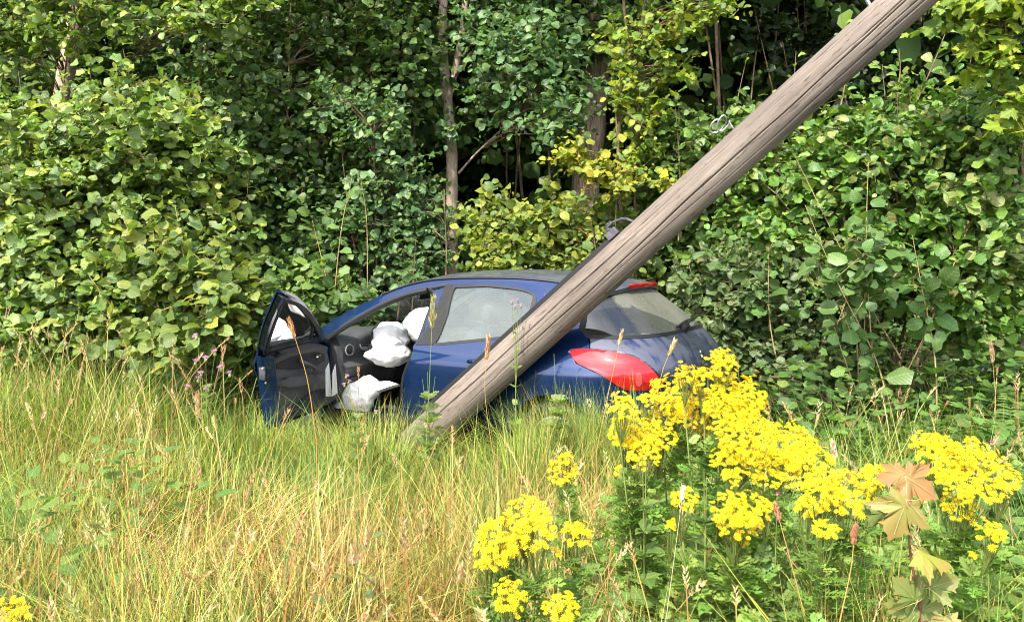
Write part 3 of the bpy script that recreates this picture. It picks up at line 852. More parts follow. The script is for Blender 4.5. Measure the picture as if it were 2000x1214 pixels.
shrub('tree', 'dark leaved tree standing in the deep shade above the leaning pole', 'tree', gp(1560, 420, 12.5),
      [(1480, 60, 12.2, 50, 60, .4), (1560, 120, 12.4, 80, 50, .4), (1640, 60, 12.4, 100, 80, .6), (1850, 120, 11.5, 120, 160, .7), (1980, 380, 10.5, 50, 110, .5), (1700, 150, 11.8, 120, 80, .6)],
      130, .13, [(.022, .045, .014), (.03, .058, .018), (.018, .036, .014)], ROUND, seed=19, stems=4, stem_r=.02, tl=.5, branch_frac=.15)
shrub('bramble', 'dark bramble thicket in the gap at the lower right edge', 'shrub', gp(1930, 860, 8.0),
      [(1900, 780, 7.9, 80, 50, .4), (1980, 740, 8.0, 50, 60, .4), (1960, 850, 7.0, 60, 40, .3)],
      60, .085, G_DARK, OVATE, seed=20, stems=6, stem_r=.008, tl=.4)


# ------------------------------------------------------------------ pinnate plants: rowan seedling and ferns
def pinnate_plant(name, label, cat, base, stems, pal, seed, leaflet=.05, fern=False):
    r_ = np.random.default_rng(seed)
    base = np.array([*base, float(gz(*base))])
    root = empty(name, base, label, cat)
    T = LANCE
    for (p0, d0, L, n) in stems:
        p0 = np.array(p0); d0 = unit(np.array(d0, float))
        pts = [p0 + d0 * L * t - np.array([0, 0, .35 * L * t * t]) for t in np.linspace(0, 1, 9)]
        V, F = tube_np(np.array(pts), np.linspace(.004, .0012, 9), 4)
        lat = unit(np.cross(d0, [0, 0, 1.0]))
        P, D, S = [], [], []
        for k in range(n):
            t = .18 + .8 * k / n
            c = np.array(pts[0]) + d0 * L * t - np.array([0, 0, .35 * L * t * t])
            w = leaflet * (math.sin(PI * (.15 + .85 * t)) ** .6 if not fern else (1.25 - t) * 1.5)
            for sg in (-1, 1):
                P.append(c); D.append(lat * sg + d0 * .35 + r_.normal(0, .07, 3)); S.append(w)
        P.append(np.array(pts[-1])); D.append(d0 - [0, 0, .4]); S.append(leaflet)
        P, D, S = np.array(P), np.array(D), np.array(S)
        N = np.tile(np.array([0, -.25, .8]), (len(P), 1)) + r_.normal(0, .12, (len(P), 3))
        c = jitter_col(r_, pal, r_.integers(0, len(pal), len(P)), len(P))
        V2, F2, C2, L2 = compose(T, frames(D, N), S, P, c)
        col = np.vstack([np.tile(np.array(pal[0]) * .8, (len(V), 1)), C2]); lv = np.vstack([np.zeros((len(V), 3)), L2])
        link('frond' if fern else 'leaf', np_mesh('frond', np.vstack([V, V2]) - base, [F, F2 + len(V)], M['leaf_thin'], col, lv), root)
    return root, base


def rowan():
    r_ = np.random.default_rng(31)
    y = 8.6
    st = []
    for u, v in ((800, 500), (815, 475), (790, 530), (835, 520), (775, 550), (820, 560), (850, 500), (760, 575), (800, 580), (840, 550)):
        p = at(u, v, y + r_.uniform(-.2, .2))
        a = r_.uniform(0, 2 * PI)
        st.append((p, (math.cos(a), math.sin(a) * .5 - .3, .5), r_.uniform(.24, .34), 8))
    root, base = pinnate_plant('rowan_sapling', 'pale feathery rowan seedling just above the front of the car roof', 'sapling', gp(805, 650, y), st, [(.11, .17, .06), (.14, .20, .07), (.09, .15, .05)], 31, .062)
    V, F = tube_np(smooth_path([base, at(805, 600, y), at(812, 470, y)], 4), np.linspace(.009, .003, 9), 5)
    link('stem', np_mesh('stem', V - base, F, M['twig']), root)
rowan()
for i_, (u, v, y, lab) in enumerate(((935, 500, 9.3, 'fern fronds beside the foot of the forked grey trunk'), (1110, 520, 9.6, 'fern half hidden behind the low yellow bushes'), (1975, 900, 6.2, 'fern at the right edge below the dark gap'))):
    r_ = np.random.default_rng(50 + i_)
    b = gp(u, v + 60, y)
    st = [((b[0], b[1], float(gz(*b)) + .3), (math.cos(a), math.sin(a) * .7 - .2, .9), r_.uniform(.6, .9), 16) for a in np.linspace(0, 2 * PI, 9)[:-1] + r_.random() * 1]
    pinnate_plant('fern', lab, 'fern', b, st, [(.10, .16, .04), (.13, .19, .05)], 60 + i_, .085, True)

# dead sticks right of the car
r_ = np.random.default_rng(77)
b0 = at(1560, 800, 6.9)
db = empty('dead_branch', (b0[0], b0[1], float(gz(b0[0], b0[1]))), 'broken dry brown sticks lying in the grass right of the car', 'branch')
for k, (a, b) in enumerate([((1505, 735), (1640, 805)), ((1500, 790), (1560, 765)), ((1545, 775), (1650, 812)), ((1600, 750), (1650, 815)), ((1608, 752), (1645, 805)), ((1612, 760), (1655, 812)), ((1520, 800), (1540, 770)), ((1535, 800), (1500, 745))]):
    p, q = at(*a, 6.9 + .04 * k), at(*b, 6.8 + .03 * k)
    m = (p + q) / 2 + r_.normal(0, .03, 3)
    MB().tube(smooth_path([p - np.array(db.location), m - np.array(db.location), q - np.array(db.location)], 4), np.linspace(.010, .005, 9), 5).build('stick', M['twig'], db)

# ================================================================== the car
# car frame: x forward from the rear bumper, y to the car's left, z up
def car_rot(yaw, pit, rol):
    return np.array(Matrix.Rotation(yaw, 3, 'Z') @ Matrix.Rotation(pit, 3, 'Y') @ Matrix.Rotation(rol, 3, 'X'))


CAR_R = car_rot(rad(148), rad(.5), rad(.5))
CAR_P = np.array([-.39, 7.59, -1.83 + CAM_Z]) - CAR_R @ np.array([2.1, 0, 0])
car = empty('car', CAR_P, 'crashed dark blue hatchback with its front door open and white airbags hanging out', 'car')
car.rotation_euler = Matrix(CAR_R.tolist()).to_euler()


def car2w(p): return CAR_R @ np.asarray(p, float) + CAR_P


Wz = [.15, .3, .45, .6, .75, .83, .87, .95, 1.0, 1.1, 1.2, 1.3, 1.4, 1.5]
Wv = [.80, .86, .889, .905, .912, .9115, .902, .874, .847, .80, .745, .69, .63, .56]
Rz = [.15, .35, .5, .6, .66, .75, .85, .93, 1.0, 1.05, 1.2, 1.3, 1.4, 1.5]
Rv = [.10, .03, 0, -.02, 0, -.02, -.05, -.04, .01, .05, .21, .34, .46, .60]
Fz = [.15, .3, .5, .65, .75, .9, 1.0, 1.5]
Fv = [4.15, 4.25, 4.276, 4.24, 4.18, 4.05, 3.95, 3.9]
EX = 3.6
_zz = np.linspace(.1, 1.55, 291)
def _sm(zs, vs, k=9):
    v = np.interp(_zz, zs, vs); p = np.pad(v, k, mode='edge')
    return np.convolve(p, np.ones(2 * k + 1) / (2 * k + 1), 'same')[k:-k]
_W, _R, _F = _sm(Wz, Wv, 7), _sm(Rz, Rv, 6), _sm(Fz, Fv, 9)
def fW(z): return np.interp(z, _zz, _W)
def fR(z): return np.interp(z, _zz, _R)
def fF(z): return np.interp(z, _zz, _F)


def S_raw(s, z, side):
    s = np.asarray(s, float); z = np.asarray(z, float)
    a = np.abs(s)
    phi = np.clip(a, 0, 1) * PI / 2
    c, sn = np.cos(phi), np.sin(phi)
    r = (np.abs(c) ** EX + np.abs(sn) ** EX) ** (-1 / EX)
    x = np.where(a < 1, fR(z) + 1 - r * c, fR(z) + a)
    yf = np.where(a < 1, r * sn, 1.0)
    e = np.clip((fF(z) - x) / 1.1, 0, 1)
    tap = 1 - .16 * np.clip((z - .95) / .45, 0, 1) * np.clip((x - 2.3) / 1.0, 0, 1.2) ** 1.5 - .10 * np.clip((z - 1.0) / .4, 0, 1) * np.clip((1.6 - x) / 1.2, 0, 1)
    y = fW(z) * tap * yf * (1 - (1 - e) ** 2.5) ** .4
    return np.stack([x, y * np.where(s < 0, -1, 1) * side, z], -1)


def S_nrm(s, z, side):
    h = 1e-3
    a = S_raw(s + h, z, side) - S_raw(s - h, z, side)
    b = S_raw(s, z + h, side) - S_raw(s, z - h, side)
    n = np.cross(a, b) * side
    n /= np.maximum(np.linalg.norm(n, axis=-1, keepdims=True), 1e-9)
    return -n


def sx(x, z):
    """surface coordinate s of a point at car x, height z (side of the car)"""
    d = x - float(fR(z))
    if d >= 1: return d
    yf = (1 - (1 - max(d, 1e-4)) ** EX) ** (1 / EX)
    return math.atan2(yf, 1 - d) / (PI / 2)


def sy(y, z):
    """surface coordinate of a point at car y (rear of the car)"""
    lo, hi = 0.0, 1.0
    for _ in range(40):
        m = (lo + hi) / 2
        if S_raw(m, z, 1)[1] < abs(y): lo = m
        else: hi = m
    return math.copysign(lo, y)


def XZ(pts): return [(sx(x, z), z) for x, z in pts]
def YZ(pts): return [(sy(y, z), z) for y, z in pts]


def chaikin(P, n):
    P = np.asarray(P, float)
    for _ in range(n):
        Q = np.roll(P, -1, 0)
        P = np.stack([P * .75 + Q * .25, P * .25 + Q * .75], 1).reshape(-1, 2)
    return P


def round_corners(P, r, n=4):
    P = np.asarray(P, float); out = []
    for a, b, c in zip(np.roll(P, 1, 0), P, np.roll(P, -1, 0)):
        la, lc = np.linalg.norm(a - b), np.linalg.norm(c - b)
        p = b + (a - b) * min(r / la, .45); q = b + (c - b) * min(r / lc, .45)
        for t in np.linspace(0, 1, n): out.append((1 - t) ** 2 * p + 2 * t * (1 - t) * b + t * t * q)
    return np.array(out)


def resample(P, step):
    out = []
    for a, b in zip(P, np.roll(P, -1, 0)):
        k = max(1, int(math.ceil(np.linalg.norm(b - a) / step)))
        out += [a + (b - a) * t / k for t in range(k)]
    return np.array(out)


def inset_poly(P, d):
    P = np.asarray(P, float)
    area = .5 * np.sum(P[:, 0] * np.roll(P[:, 1], -1) - np.roll(P[:, 0], -1) * P[:, 1])
    sg = 1 if area > 0 else -1
    a = P - np.roll(P, 1, 0); b = np.roll(P, -1, 0) - P
    na = np.stack([-a[:, 1], a[:, 0]], 1) / np.maximum(np.linalg.norm(a, axis=1, keepdims=True), 1e-9)
    nb = np.stack([-b[:, 1], b[:, 0]], 1) / np.maximum(np.linalg.norm(b, axis=1, keepdims=True), 1e-9)
    m = na + nb; m /= np.maximum(np.linalg.norm(m, axis=1, keepdims=True), 1e-9)
    c = np.clip((m * na).sum(1), .5, 1)
    return P + sg * m * (d / c)[:, None]


def inside(P, q):
    x, y = q[:, 0], q[:, 1]
    r = np.zeros(len(q), bool)
    for (x1, y1), (x2, y2) in zip(P, np.roll(P, -1, 0)):
        if y1 == y2: continue
        c = ((y1 > y) != (y2 > y)) & (x < (x2 - x1) * (y - y1) / (y2 - y1) + x1)
        r ^= c
    return r


def panel_data(poly, side=1, off=0.0, holes=(), rim=.018, step=.045, round_=0, hole_round=0, gap=.002, flip=False):
    P = chaikin(poly, round_) if round_ else np.asarray(poly, float)
    if gap: P = inset_poly(P, gap)
    P = resample(P, step)
    H = [resample(chaikin(h, hole_round) if hole_round else np.asarray(h, float), step) for h in holes]
    lo, hi = P.min(0), P.max(0)
    gx, gy = np.meshgrid(np.arange(lo[0], hi[0], step) + step * .43, np.arange(lo[1], hi[1], step) + step * .37)
    G = np.stack([gx.ravel(), gy.ravel()], 1)
    ok = inside(P, G)
    for h in H: ok &= ~inside(h, G)
    allb = np.vstack([P] + H)
    G = G[ok]
    if len(G):
        d = np.min(np.linalg.norm(G[:, None] - allb[None], axis=2), axis=1)
        G = G[d > step * .45]
    verts = [Vector(p) for p in np.vstack([allb, G]).tolist()]
    edges, o = [], 0
    for q in [P] + H:
        n = len(q); edges += [(o + i, o + (i + 1) % n) for i in range(n)]; o += n
    nv, ne, nf, _, _, _ = delaunay_2d_cdt(verts, edges, [], 0, 1e-6)
    V2 = np.array([tuple(v) for v in nv])
    cen_ = np.array([V2[list(f)].mean(0) for f in nf])
    keep_ = inside(P, cen_)
    for h in H: keep_ &= ~inside(h, cen_)
    nf = [f for f, q in zip(nf, keep_) if q]
    pos = S_raw(V2[:, 0], V2[:, 1], side); nrm = S_nrm(V2[:, 0], V2[:, 1], side)
    pos = pos + nrm * off
    F = []
    for f in nf:
        a, b, c = pos[f[0]], pos[f[1]], pos[f[2]]
        n = np.cross(b - a, c - a)
        F.append(tuple(f) if n @ nrm[f[0]] > 0 else tuple(f[::-1]))
    # rim: boundary edges folded inwards
    cnt = {}
    for f in F:
        for i in range(len(f)):
            e = (f[i], f[(i + 1) % len(f)])
            cnt[e] = 1
    Vout = pos.tolist(); rimF = []
    if rim:
        mp = {}
        def low(i):
            if i not in mp:
                mp[i] = len(Vout)
                Vout.append((pos[i] - nrm[i] * rim).tolist())
            return mp[i]
        top = {}
        def up(i):
            if i not in top:
                top[i] = len(Vout); Vout.append(pos[i].tolist())
            return top[i]
        for (a, b) in cnt:
            if (b, a) not in cnt: rimF.append((up(b), up(a), low(a), low(b)))
    N_ = [None] * len(Vout)
    for i in range(len(pos)): N_[i] = nrm[i]
    if rim:
        for i, q in mp.items(): N_[q] = nrm[i]
        for i, q in top.items(): N_[q] = nrm[i]
    return Vout, F + rimF, [tuple(n) for n in N_]


def panel(name, poly, mat, parent, **kw):
    Vv, Ff, Nn = panel_data(poly, **kw)
    me = bpy.data.meshes.new(name)
    me.from_pydata(Vv, [], Ff)
    me.materials.append(mat)
    me.shade_smooth()
    me.normals_split_custom_set_from_vertices(Nn)
    return link(name, me, parent)


def ring(name, poly, w0, w1, mat, parent, side=1, off=0.0, depth=.006, round_=1, step=.04):
    """closed strip following an outline, from w0 inside it to w1 inside it (negative = outside)"""
    P = resample(chaikin(poly, round_) if round_ else np.asarray(poly, float), step)
    A, B = inset_poly(P, w0), inset_poly(P, w1)
    V = []
    for Q, o_ in ((A, off - depth), (A, off), (B, off), (B, off - depth)):
        V.append(S_raw(Q[:, 0], Q[:, 1], side) + S_nrm(Q[:, 0], Q[:, 1], side) * o_)
    n = len(P)
    V = np.concatenate(V)
    F = [(r * n + i, r * n + (i + 1) % n, (r + 1) * n + (i + 1) % n, (r + 1) * n + i) for r in range(3) for i in range(n)]
    o = MB().add(V, F).build(name, mat, parent)
    return o


def loft_pts(st, cols, drop):
    """st: list of (left rail point, centre point); cross sections with a crown"""
    V = []
    for (a, c) in st:
        a = np.array(a); c = np.array(c); b = a * [1, -1, 1]
        for k in range(cols + 1):
            w = 2 * k / cols - 1
            base = (a + b) / 2 * (1) + (a - b) / 2 * w * -1
            V.append(base + (c - (a + b) / 2) * (1 - abs(w) ** drop))
    n = cols + 1
    F = [(i * n + k, i * n + k + 1, (i + 1) * n + k + 1, (i + 1) * n + k) for i in range(len(st) - 1) for k in range(cols)]
    return V, F


def interp_stations(st, n):
    A = smooth_path([s[0] for s in st], n); C = smooth_path([s[1] for s in st], n)
    return list(zip(A, C))


def blob(name, mat, parent, c, r, e=(1, 1), nu=28, nv=18, R=None, crumple=0, cs=6, seed=0):
    """superellipsoid, optionally crumpled"""
    V, F = [], []
    for i in range(nv + 1):
        th = -PI / 2 + PI * i / nv
        for k in range(nu):
            ph = 2 * PI * k / nu
            f = lambda t, q: math.copysign(abs(t) ** q, t)
            p = np.array([f(math.cos(th), e[0]) * f(math.cos(ph), e[1]) * r[0], f(math.cos(th), e[0]) * f(math.sin(ph), e[1]) * r[1], f(math.sin(th), e[0]) * r[2]])
            if crumple:
                q = Vector(p * cs / max(r)) + Vector((seed, seed * 2, 0))
                p = p * (1 + crumple * (abs(noise.noise(q)) * 1.4 - .3) + crumple * .5 * noise.noise(q * 2.7))
            if R is not None: p = np.array(R) @ p
            V.append(p + np.array(c))
    for i in range(nv):
        for k in range(nu):
            F.append((i * nu + k, i * nu + (k + 1) % nu, (i + 1) * nu + (k + 1) % nu, (i + 1) * nu + k))
    return MB().add(V, F).build(name, mat, parent)


def field_blob(name, mat, parent, lobes, k=.05, nu=64, nv=44, crumple=.02, seed=0, center=None):
    """one closed skin round several ellipsoids blended together (a deflated bag), wrinkled"""
    ctr = np.array(center if center is not None else np.mean([l[0] for l in lobes], 0))
    V, F = [], []
    def fld(p):
        d = [(np.linalg.norm((p - np.array(c)) / np.array(r)) - 1) * min(r) for c, r in lobes]
        m = min(d)
        return m - k * math.log(sum(math.exp(-(x - m) / k) for x in d))
    for i in range(nv + 1):
        th = -PI / 2 + PI * i / nv
        for j_ in range(nu):
            ph = 2 * PI * j_ / nu
            dr = np.array([math.cos(th) * math.cos(ph), math.cos(th) * math.sin(ph), math.sin(th)])
            lo, hi = 0, .9
            for _ in range(22):
                m = (lo + hi) / 2
                if fld(ctr + dr * m) < 0: lo = m
                else: hi = m
            q = Vector((ctr + dr * lo) * 11) + Vector((seed, 0, seed))
            wr = (1 - abs(noise.noise(q)) * 2.2) * .55 + noise.noise(q * 2.3 + Vector((7, 3, 1))) * .5
            w2 = 1 - abs(noise.noise(Vector((q.x * .5 + q.z * .35, q.y * .5 - q.z * .3, q.z * 1.1)))) * 2.6
            V.append(ctr + dr * (lo + crumple * (wr + .6 * w2)))
    for i in range(nv):
        for j_ in range(nu):
            F.append((i * nu + j_, i * nu + (j_ + 1) % nu, (i + 1) * nu + (j_ + 1) % nu, (i + 1) * nu + j_))
    o = MB().add(V, F).build(name, mat, parent)
    o.data.shade_smooth()
    return o


def arc(cx, cz, r, a0, a1, n):
    return [(cx + r * math.cos(rad(a0 + (a1 - a0) * i / n)), cz + r * math.sin(rad(a0 + (a1 - a0) * i / n))) for i in range(n + 1)]


RAIL = [(3.13, 1.0), (2.94, 1.125), (2.73, 1.232), (2.5, 1.33), (2.28, 1.408), (2.06, 1.455), (1.82, 1.475), (1.57, 1.483), (1.35, 1.485), (1.14, 1.48), (.95, 1.466), (.80, 1.445), (.70, 1.42)]
DOOR_TOP = [(.98, 1.40), (1.08, 1.435), (1.25, 1.45), (1.56, 1.457), (1.88, 1.437), (2.067, 1.402), (2.25, 1.36), (2.47, 1.275), (2.686, 1.16), (2.886, 1.036), (2.985, .95)]
LAMP = [(.496, 1.014), (.609, 1.009), (.638, .987), (.571, .918), (.49, .888), (.367, .842), (.258, .763), (.207, .737)]
R_ARCH = (.745, .31, .365)
F_ARCH = (3.36, .31, .365)

for side in (1, -1):
    # body side: A pillar, roof rail, rear quarter round the wheel arch
    rear_door_edge = [(.955, 1.33), (.972, 1.2), (1.02, 1.05), (1.05, .9), (1.09, .76)]
    out = XZ(RAIL[:12]) + XZ([(.66, 1.42), (.56, 1.37)])
    out += XZ([(.63, 1.25), (.60, 1.143), (.53, 1.085), (.50, 1.05)])
    out += XZ(LAMP) + XZ([(.22, .70), (.33, .66)])
    out += XZ([p for p in arc(*R_ARCH, 168, 22, 12)])
    out += XZ(rear_door_edge[::-1] + DOOR_TOP) + XZ([(3.03, .93), (3.08, .95)])
    o = panel('body_side', out, M['paint'], car, side=side, rim=.03, gap=.0015)
    panel('side_trim', out, M['pillar_trim'], car, side=side, off=-.05, rim=0, gap=.012)
    # fender
    fen = XZ([(3.13, .998), (3.08, .945), (3.03, .925), (2.99, .90), (3.01, .7), (2.98, .36), (2.985, .33)] + arc(*F_ARCH, 178, 5, 14) + [(3.9, .5), (4.0, .62), (3.88, .80), (3.6, .885), (3.35, .945)])
    panel('front_fender', fen, M['paint'], car, side=side, rim=.03)
    # sill
    panel('sill', XZ([(1.13, .37), (1.13, .22), (2.97, .22), (2.97, .35)]), M['trim_dark'], car, side=side, rim=.05)
    # B pillar
    if side == 1:
        bp = [(1.99, 1.385), (1.956, 1.306), (1.963, 1.147), (1.975, .975), (2.085, .705), (2.125, .474), (2.2, .34), (1.98, .34), (1.98, .70), (1.90, .95), (1.80, 1.42)]
        panel('door_pillar', XZ(bp), M['paint'], car, side=side, off=-.016, rim=.05, gap=0, round_=0)
        # rubber seal round the opening
        seal = XZ(DOOR_TOP[5:])
        pl = np.array([S_raw(s, z - .012, 1) - S_nrm(s, z, 1) * .012 for s, z in seal])
        dn = np.array([S_raw(sx(x, z), z, 1) - S_nrm(sx(x, z), z, 1) * .014 for x, z in [(2.985, .92), (2.965, .70), (2.945, .5), (2.9, .33)]])
        MB().tube(smooth_path(np.vstack([pl - [0, 0, .008], dn]), 4), .023, 7).build('door_seal', M['black'], car)
        bpn = np.array([S_raw(sx(x, z), z, 1) - S_nrm(sx(x, z), z, 1) * .02 for x, z in [(2.04, 1.395), (1.985, 1.365), (1.965, 1.3), (1.972, 1.147), (1.987, .975), (2.095, .705), (2.135, .474), (2.21, .34)]])
        MB().tube(smooth_path(bpn, 4), .014, 6).build('door_seal', M['black'], car)
    # rear door
    GL = [(1.793, 1.409), (1.491, 1.424), (1.221, 1.407), (1.091, 1.384), (1.040, 1.348), (1.033, 1.245), (1.045, 1.194), (1.085, 1.09), (1.163, 1.062), (1.817, .972)]
    GLs = round_corners(XZ(GL), .03)
    dout = XZ([(2.10, .36), (2.09, .45), (2.08, .70), (2.012, .95), (1.882, 1.435)] + DOOR_TOP[:4][::-1] + rear_door_edge + arc(*R_ARCH, 24, 6, 3)[0:] + [(1.17, .345)])
    rd = panel('rear_door', dout, M['paint'], car, side=side, rim=.028, holes=[GLs], hole_round=0, off=.001)
    panel('window_glass', GLs, M['glass'], rd, side=side, off=-.006, rim=0, gap=-.004, round_=0)
    ring('window_seal', GLs, -.012, .006, M['black'], rd, side=side, off=.0035, depth=.012, round_=0)
    panel('pillar_trim', XZ([(1.878, 1.428), (1.800, 1.424), (1.822, .962), (1.992, .955)]), M['applique'], rd, side=side, off=.005, rim=.008)
    hs = [S_raw(sx(x, .865), z, side) + S_nrm(sx(x, .865), z, side) * .035 for x, z in [(1.46, .865), (1.42, .868), (1.32, .872), (1.28, .872)]]
    hs[0] = hs[0] - S_nrm(sx(1.46, .865), .865, side) * .03; hs[-1] = hs[-1] - S_nrm(sx(1.28, .865), .865, side) * .03
    MB().tube(smooth_path(hs, 3), .013, 8).build('door_handle', M['paint'], rd)
    panel('inner_trim', dout, M['trim'], rd, side=side, off=-.055, rim=0, holes=[inset_poly(np.array(GLs), -.004)], hole_round=0, gap=.01)
    # tail light wrapping the corner
    lampL = XZ(LAMP) + YZ([(.70, .736), (.585, .748), (.565, .769), (.659, .856), (.705, .928), (.737, .973), (.774, 1.0)])
    tl = panel('tail_light', lampL, M['red_lens'], car, side=side, off=.010, rim=.03, round_=1, gap=.004, step=.03)
    bw_ = YZ([(.765, .775), (.735, .772), (.742, .86), (.770, .87)])
    panel('bulb_window', bw_, M['red_pale'], tl, side=side, off=.0132, rim=.003, round_=1, gap=0, step=.03)
    low = XZ([(.50, .893), (.367, .850), (.262, .775), (.215, .747)]) + YZ([(.70, .748), (.66, .755), (.70, .80)]) + XZ([(.30, .845), (.40, .885)])
    panel('reflector', low, M['red_dark'], tl, side=side, off=.0125, rim=.004, round_=1, gap=0, step=.03)

# tailgate
def sym(r): return r + [(-s, z) for s, z in r[::-1]]
tg_side = YZ([(.50, .655), (.535, .72), (.553, .765), (.648, .858), (.694, .930), (.727, .976), (.765, 1.003)]) + XZ([(.490, 1.018), (.497, 1.05), (.515, 1.08)])
gt = panel('tailgate', [(0, .65)] + tg_side + [(sy(.45, 1.085), 1.082), (0, 1.088), (-sy(.45, 1.085), 1.082)] + [(-s, z) for s, z in tg_side[::-1]], M['paint_gate'], car, rim=.03, step=.04)
gl_side = XZ([(.525, 1.088), (.60, 1.143), (.625, 1.25), (.60, 1.34)]) + YZ([(.49, 1.40)])
RG = [(0, 1.092), (sy(.45, 1.09), 1.09)] + gl_side + [(0, 1.415)] + [(-s, z) for s, z in gl_side[::-1]] + [(-sy(.45, 1.09), 1.09)]
rw = panel('rear_window', RG, M['rear_glass'], gt, off=-.002, rim=0, gap=0, step=.04)
ring('window_seal', RG, -.008, .014, M['black'], gt, off=.002, depth=.015, round_=0)
# spoiler and high brake light
sp = MB()
stn = []
for k in range(25):
    w = -1 + k / 12
    yy = w * .51
    dx = .11 * abs(w) ** 3
    dz = -.05 * abs(w) ** 2.5 - .008
    stn.append([(.70 + dx, yy, 1.487 + dz), (.58 + dx, yy, 1.478 + dz), (.445 + dx, yy, 1.452 + dz), (.425 + dx, yy, 1.440 + dz), (.435 + dx, yy, 1.412 + dz), (.56 + dx, yy, 1.405 + dz), (.72 + dx, yy, 1.42 + dz)])
Vs = [p for s_ in stn for p in s_]
sp.add(Vs, [(a * 7 + b, a * 7 + b + 1, a * 7 + 8 + b, a * 7 + 7 + b) for a in range(24) for b in range(6)])
so = sp.build('spoiler', M['paint_roof'], gt)
hb = MB()
Vh = []
for k in range(13):
    w = -1 + k / 6
    yy = w * .27; dx = .11 * abs(yy / .565) ** 3; dz = -.035 * abs(yy / .565) ** 2.5
    Vh += [(.436 + dx, yy, 1.447 + dz), (.417 + dx, yy, 1.441 + dz), (.423 + dx, yy, 1.413 + dz), (.44 + dx, yy, 1.411 + dz)]
hb.add(Vh, [(a * 4 + b, a * 4 + b + 1, a * 4 + 5 + b, a * 4 + 4 + b) for a in range(12) for b in range(3)])
hb.build('brake_light', M['red_lens'], gt)
# wiper
wp = MB()
q0 = S_raw(np.array(sy(.0, 1.12)), np.array(1.115), 1)
def rear_pt(y, z, off=0):
    s_ = sy(y, z) if abs(y) > 1e-3 else 0.0
    return S_raw(s_, z, 1) + S_nrm(s_, z, 1) * off
wp.tube(smooth_path([rear_pt(.02, 1.10, .05), rear_pt(-.10, 1.125, .05), rear_pt(-.26, 1.135, .04), rear_pt(-.40, 1.14, .03)], 4), .010, 6)
wp.tube(smooth_path([rear_pt(.12, 1.115, .012), rear_pt(-.10, 1.14, .014), rear_pt(-.40, 1.148, .012)], 4), .009, 5)
wp.lathe([(0.0, .04), (.03, .04), (.035, 0), (.035, -.02)], rear_pt(.02, 1.10, .015), S_nrm(0.0, 1.1, 1), 12)
wp.build('wiper', M['black'], gt)
# chrome emblem: a rearing beast in outline, raised from the lid
LION = [(-.010, -.050), (-.002, -.050), (-.004, -.030), (.004, -.018), (.010, -.030), (.010, -.050), (.020, -.050), (.020, -.026), (.014, -.006), (.020, .000), (.030, -.014), (.036, -.010), (.026, .010), (.014, .012), (.018, .018), (.032, .014), (.036, .020), (.020, .030), (.012, .030), (.014, .040), (.006, .050), (-.008, .048), (-.016, .038), (-.014, .022), (-.020, .004), (-.016, -.016), (-.022, -.030), (-.026, -.010), (-.034, .004), (-.040, .020), (-.045, .018), (-.036, -.004), (-.032, -.030), (-.020, -.044)]
ls = 1.15
ZL = .895
pl = [(-a * ls, ZL + b * ls) for a, b in LION]
vv, ff = [], []
nL = len(pl)
for off in (.010, .001):
    for a, b in pl: vv.append(rear_pt(a if abs(a) > 2e-3 else 2e-3, b, off) if False else np.array([float(fR(b)) - off, a, b]))
tri = delaunay_2d_cdt([Vector(p) for p in pl], [(i, (i + 1) % nL) for i in range(nL)], [], 1, 1e-7)[2]
ff = [tuple(t) for t in tri if max(t) < nL] + [(i, (i + 1) % nL, nL + (i + 1) % nL, nL + i) for i in range(nL)]
MB().add(vv, ff).build('badge', M['chrome'], gt, smooth=False)

# bumpers
rb_side = YZ([(.50, .648), (.545, .738), (.575, .742)]) + XZ([(.203, .728), (.225, .695), (.33, .655)] + arc(*R_ARCH, 167, 184, 4) + [(.36, .25)])
panel('rear_bumper', [(0, .642)] + rb_side + [(0, .24)] + [(-s, z) for s, z in rb_side[::-1]], M['paint'], car, off=.012, rim=.05, step=.05)
panel('bumper_skirt', [(.80, .36), (.80, .25), (0, .23), (-.80, .25), (-.80, .36), (0, .36)], M['trim_dark'], car, off=.02, rim=.03)
# front bumper as a loft across the nose
V, F = [], []
zsb = [.2, .3, .4, .5, .6, .68, .74]
for z in zsb:
    for k in range(25):
        w = -1 + k / 12
        yy = .86 * math.sin(w * PI / 2)
        xx = float(fF(z)) - .62 * (1 - math.cos(w * PI / 2)) ** 1.0 * .75
        V.append((xx, yy, z))
F = [(a * 25 + b, a * 25 + b + 1, a * 25 + 26 + b, a * 25 + 25 + b) for a in range(len(zsb) - 1) for b in range(24)]
fb = MB().add(V, F).build('front_bumper', M['paint'], car)
MB().box((4.26, 0, .40), (.03, .95, .18)).build('grille', M['black'], fb, bevel=.01)
for side in (1, -1):
    blob('headlight', M['lamp_clear'], car, (3.93, .62 * side, .72), (.24, .15, .085), (.8, .8), R=np.array(Matrix.Rotation(-.5 * side, 3, 'Z')))

